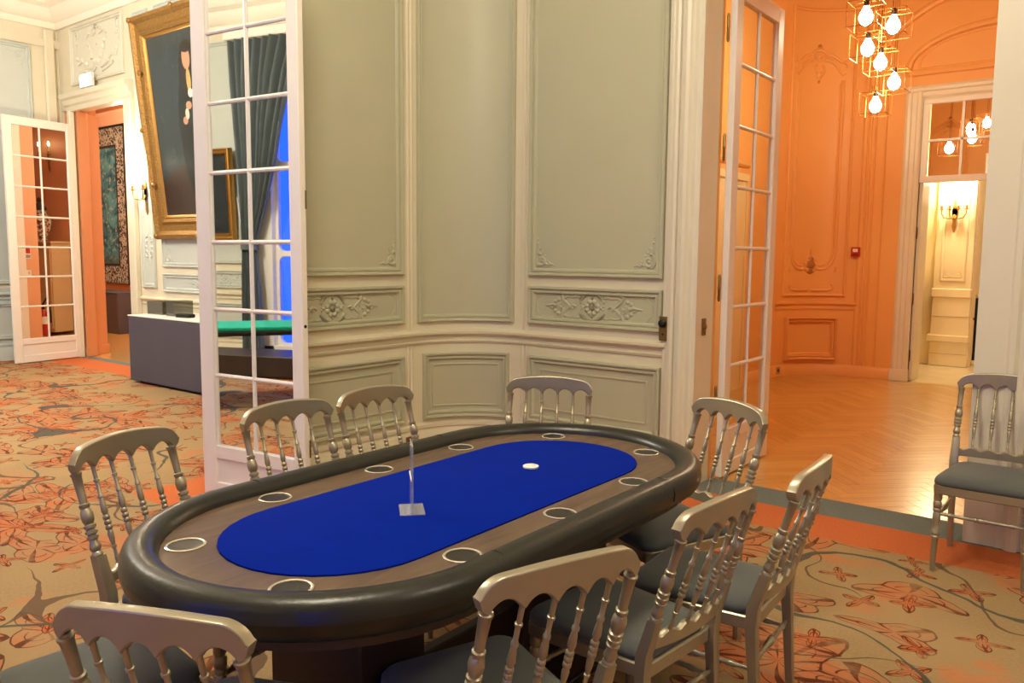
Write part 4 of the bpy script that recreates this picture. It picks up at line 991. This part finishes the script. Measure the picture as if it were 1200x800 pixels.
# ------------------------------------------------------------------ small orange room behind the salon
wall('wall_passage_south', -18.6, -12.34, 5.62, 5.86, 0, 4.6, [], ORANGE2, 'orange pier at the far side of the salon doorway')
bpy.data.objects['wall_passage_south'].location = (0, 0, 0)
pier = bpy.data.objects['wall_passage_south']
MB().loft([[(-12.4, 5.43, z), (-11.99, 5.43, z), (-12.10, 5.62, z), (-12.16, 5.66, z), (-12.29, 5.87, z), (-12.4, 5.87, z), (-12.4, 5.62, z)] for z in (0, 3.48)], True).build('splayed_reveal', ORANGE2, pier)
MB().loft([[(-12.4, 5.42, z), (-11.97, 5.42, z), (-12.08, 5.62, z), (-12.14, 5.66, z), (-12.27, 5.89, z), (-12.4, 5.89, z), (-12.4, 5.62, z)] for z in (0, .13)], True).build('baseboard', ORANGE2, pier)
wp = wall('wall_passage_north', -18.6, -5.0, 8.1, 8.3, 0, 4.6, [], ORANGE2, 'orange wall behind the framed tapestry')
wall('wall_passage_east', -10.47, -5.0, 5.62, 6.1, 0, 4.6, [], ORANGE2, 'orange pier beside the doorway, visible in the far mirrored leaf')
struct(MB().box(-5.2, -5.0, 6.1, 8.1, 0, 4.6).build('wall_passage_end', ORANGE2), 'orange end wall of the small room', 'wall')
struct(MB().box(-18.8, -18.6, 5.62, 8.3, 0, 4.6).build('wall_passage_west', ORANGE2), 'far orange end wall past the tapestry', 'wall')
struct(MB().box(-18.8, -5.0, 5.5, 8.3, 4.6, 4.7).build('ceiling', CEIL), 'pale ceiling of the small orange room', 'ceiling')
struct(MB().box(-18.6, -5.0, 5.50, 8.3, -.05, -.002).build('floor', PARQ), 'golden floor strip seen through the salon doorway', 'floor')
PSM = Path([('l', (-18.6, 8.1), (-5.0, 8.1))], -1)
hsweep(PSM, 0, 13.6, [(3.95, 0), (3.95, .04), (4.05, .08), (4.12, .10), (4.2, .16), (4.25, .16), (4.25, 0)]).build('cornice', mat('pink_cornice', '#f0c7a8', .5), wp, True)
hsweep(PSM, 0, 13.6, ORAIL).build('chair_rail', ORANGE2, wp, True)
def tapestry_mat():
    k = NT('teal_tapestry'); co = k.coord(); sp_ = k.n('ShaderNodeSeparateXYZ'); k.l(co, sp_.inputs[0])
    n1, n2, n3 = k.noise(co, 3.2, 5, .65, .8), k.noise(co, 11, 3), k.noise(co, 26, 3)
    sc_ = k.mix(k.mapr(n1.outputs[0], .40, .60), c('#1d5a74'), c('#58a6ba'))
    sc_ = k.mix(k.mapr(n2.outputs[0], .56, .66), sc_, c('#9fb3a4'))
    sc_ = k.mix(k.mapr(sp_.outputs[2], -.9, -1.25), sc_, c('#4d5240'))
    bo = k.mix(k.mapr(n3.outputs[0], .42, .56), c('#26282a'), c('#b9bcb0'))
    e = k.math('MAXIMUM', k.math('SUBTRACT', k.math('ABSOLUTE', sp_.outputs[0]), 1.12 - .36), k.math('SUBTRACT', k.math('ABSOLUTE', sp_.outputs[2]), 1.53 - .36))
    cl = k.mix(k.math('GREATER_THAN', e, .0), sc_, bo)
    cl = k.mix(k.math('LESS_THAN', k.math('ABSOLUTE', e), .025), cl, c('#2a2a26'))
    k.l(cl, k.b.inputs['Base Color']); k.b.inputs['Roughness'].default_value = .9
    return k.m
tp = thing('tapestry', 'blue-green tapestry with a pale patterned border beyond the doorway', 'tapestry', (-16.95, 8.06, 2.43))
MB().box(-1.12, 1.12, -.02, .0, -1.53, 1.53).build('woven_field', tapestry_mat(), tp)
MB().bbox(1.12, 1.24, -.05, .02, -1.56, 1.56, .01).build('edge_batten', BLACKM, tp); MB().bbox(-1.12, 1.24, -.04, .02, 1.53, 1.57, .005).build('hanging_rail', BLACKM, tp)
c2 = thing('cloth_table', 'charcoal draped table under the tapestry beyond the doorway', 'table', (-16.2, 7.65, 0))
MB().bbox(-1.6, 1.3, -.32, .32, .0, .75, .012).build('cloth', CLOTH, c2); MB().bbox(-1.6, 1.3, -.325, .325, .75, .765, .004).build('tabletop', CLOTH, c2)
# things seen in the far mirrored leaf
fe = thing('fire_extinguisher', 'red fire extinguisher with black hose, reflected in the far leaf', 'extinguisher', (-10.36, 6.22, .18))
MB().turn((0, 0, 0), (0, 0, .42), [(0, .07), (.04, .08), (.8, .08), (.93, .05), (1, .025)], 16).build('cylinder', RED, fe, True)
MB().bbox(-.03, .03, -.015, .015, .42, .50, .005).build('valve', BLACKM, fe)
MB().tube([(0, 0, .49), (-.10, .0, .60), (-.14, 0, .50), (-.13, .03, .30), (-.10, .05, .2)], .013, 7).build('hose', BLACKM, fe, True)
MB().turn((0, .0, .18), (0, 0, .30), [(0, .0815), (1, .0815)], 16).build('label_band', PAPER, fe)
sg_ = thing('safety_sign', 'red and white fire safety sign on the orange pier in the mirror', 'sign', (-10.475, 5.86, 1.50), -PI / 2)
MB().bbox(-.09, .09, -.006, 0, -.10, .10, .001).build('board', PAPER, sg_); MB().box(-.08, .03, -.008, -.006, -.02, .09).build('red_field', RED, sg_); MB().box(-.08, .08, -.008, -.006, -.09, -.04).build('text_band', mat('grey_text_band', '#8a8a8c', .6), sg_)
ls = thing('light_switch', 'pale switch plate on the orange pier in the mirror', 'light switch', (-10.475, 5.90, 1.18), -PI / 2)
MB().bbox(-.045, .045, -.008, 0, -.045, .045, .002).build('plate', PAPER, ls); MB().bbox(-.015, .015, -.014, -.008, -.02, .02, .002).build('rocker', CHROME, ls)
cb = thing('cream_cabinet', 'tall cream cabinet with panelled doors, reflected in the far leaf', 'cabinet', (-8.62, 7.86, 0))
YC = mat('cream_cabinet_paint', '#d9c191', .5, var=.03)
MB().bbox(-.42, .42, -.22, .2, .05, 1.66, .01).build('body', YC, cb); MB().bbox(-.45, .45, -.25, .2, 1.66, 1.70, .01).build('top', YC, cb)
for xx in (-.21, .21):
    dd = MB().bbox(xx - .19, xx + .19, -.24, -.22, .12, 1.6, .006).build('door', YC, cb)
    for z0, z1 in ((.2, .75), (.85, 1.5)): MB().bbox(xx - .12, xx + .12, -.248, -.24, z0, z1, .006).build('door_panel', YC, dd)
vz = thing('porcelain_vase', 'patterned lidded vase on the cream cabinet, in the mirror', 'vase', (-8.64, 7.80, 1.70))
VM = NT('vase_porcelain'); _n = VM.noise(VM.coord(), 22, 3); VM.l(VM.mix(VM.mapr(_n.outputs[0], .46, .56), c('#d9cbb8'), c('#6b3f34')), VM.b.inputs['Base Color']); VM.b.inputs['Roughness'].default_value = .2
MB().turn((0, 0, 0), (0, 0, .56), [(0, .10), (.05, .105), (.1, .095), (.35, .15), (.6, .19), (.78, .17), (.9, .11), (1, .10)], 20).build('body', VM.m, vz, True)
MB().turn((0, 0, .56), (0, 0, .80), [(0, .12), (.1, .125), (.3, .10), (.55, .05), (.62, .03), (.75, .045), (.9, .035), (1, .005)], 20).build('lid', mat('vase_lid', '#3a302c', .3), vz, True)
sconce('wall_sconce', 'sconce with a bright candle above the vase, in the far mirror', (-8.62, 8.09, 3.25), 0, (-.12, .12))
# second leaf of the salon doorway, folded back along the reveal
d7 = struct(empty('door_6', (-10.49, 5.42, 0), PI / 2), 'white door leaf folded back along the jamb beside the sconce', 'door')
MB().bbox(0, .42, -.012, .02, .01, 3.42, .004).build('stile', WHITE, d7)
MB().turn((.06, .02, 1.05), (.06, .09, 1.05), [(0, .012), (.7, .012), (.75, .02), (1, .02)], 8).build('handle', BRASS, d7)
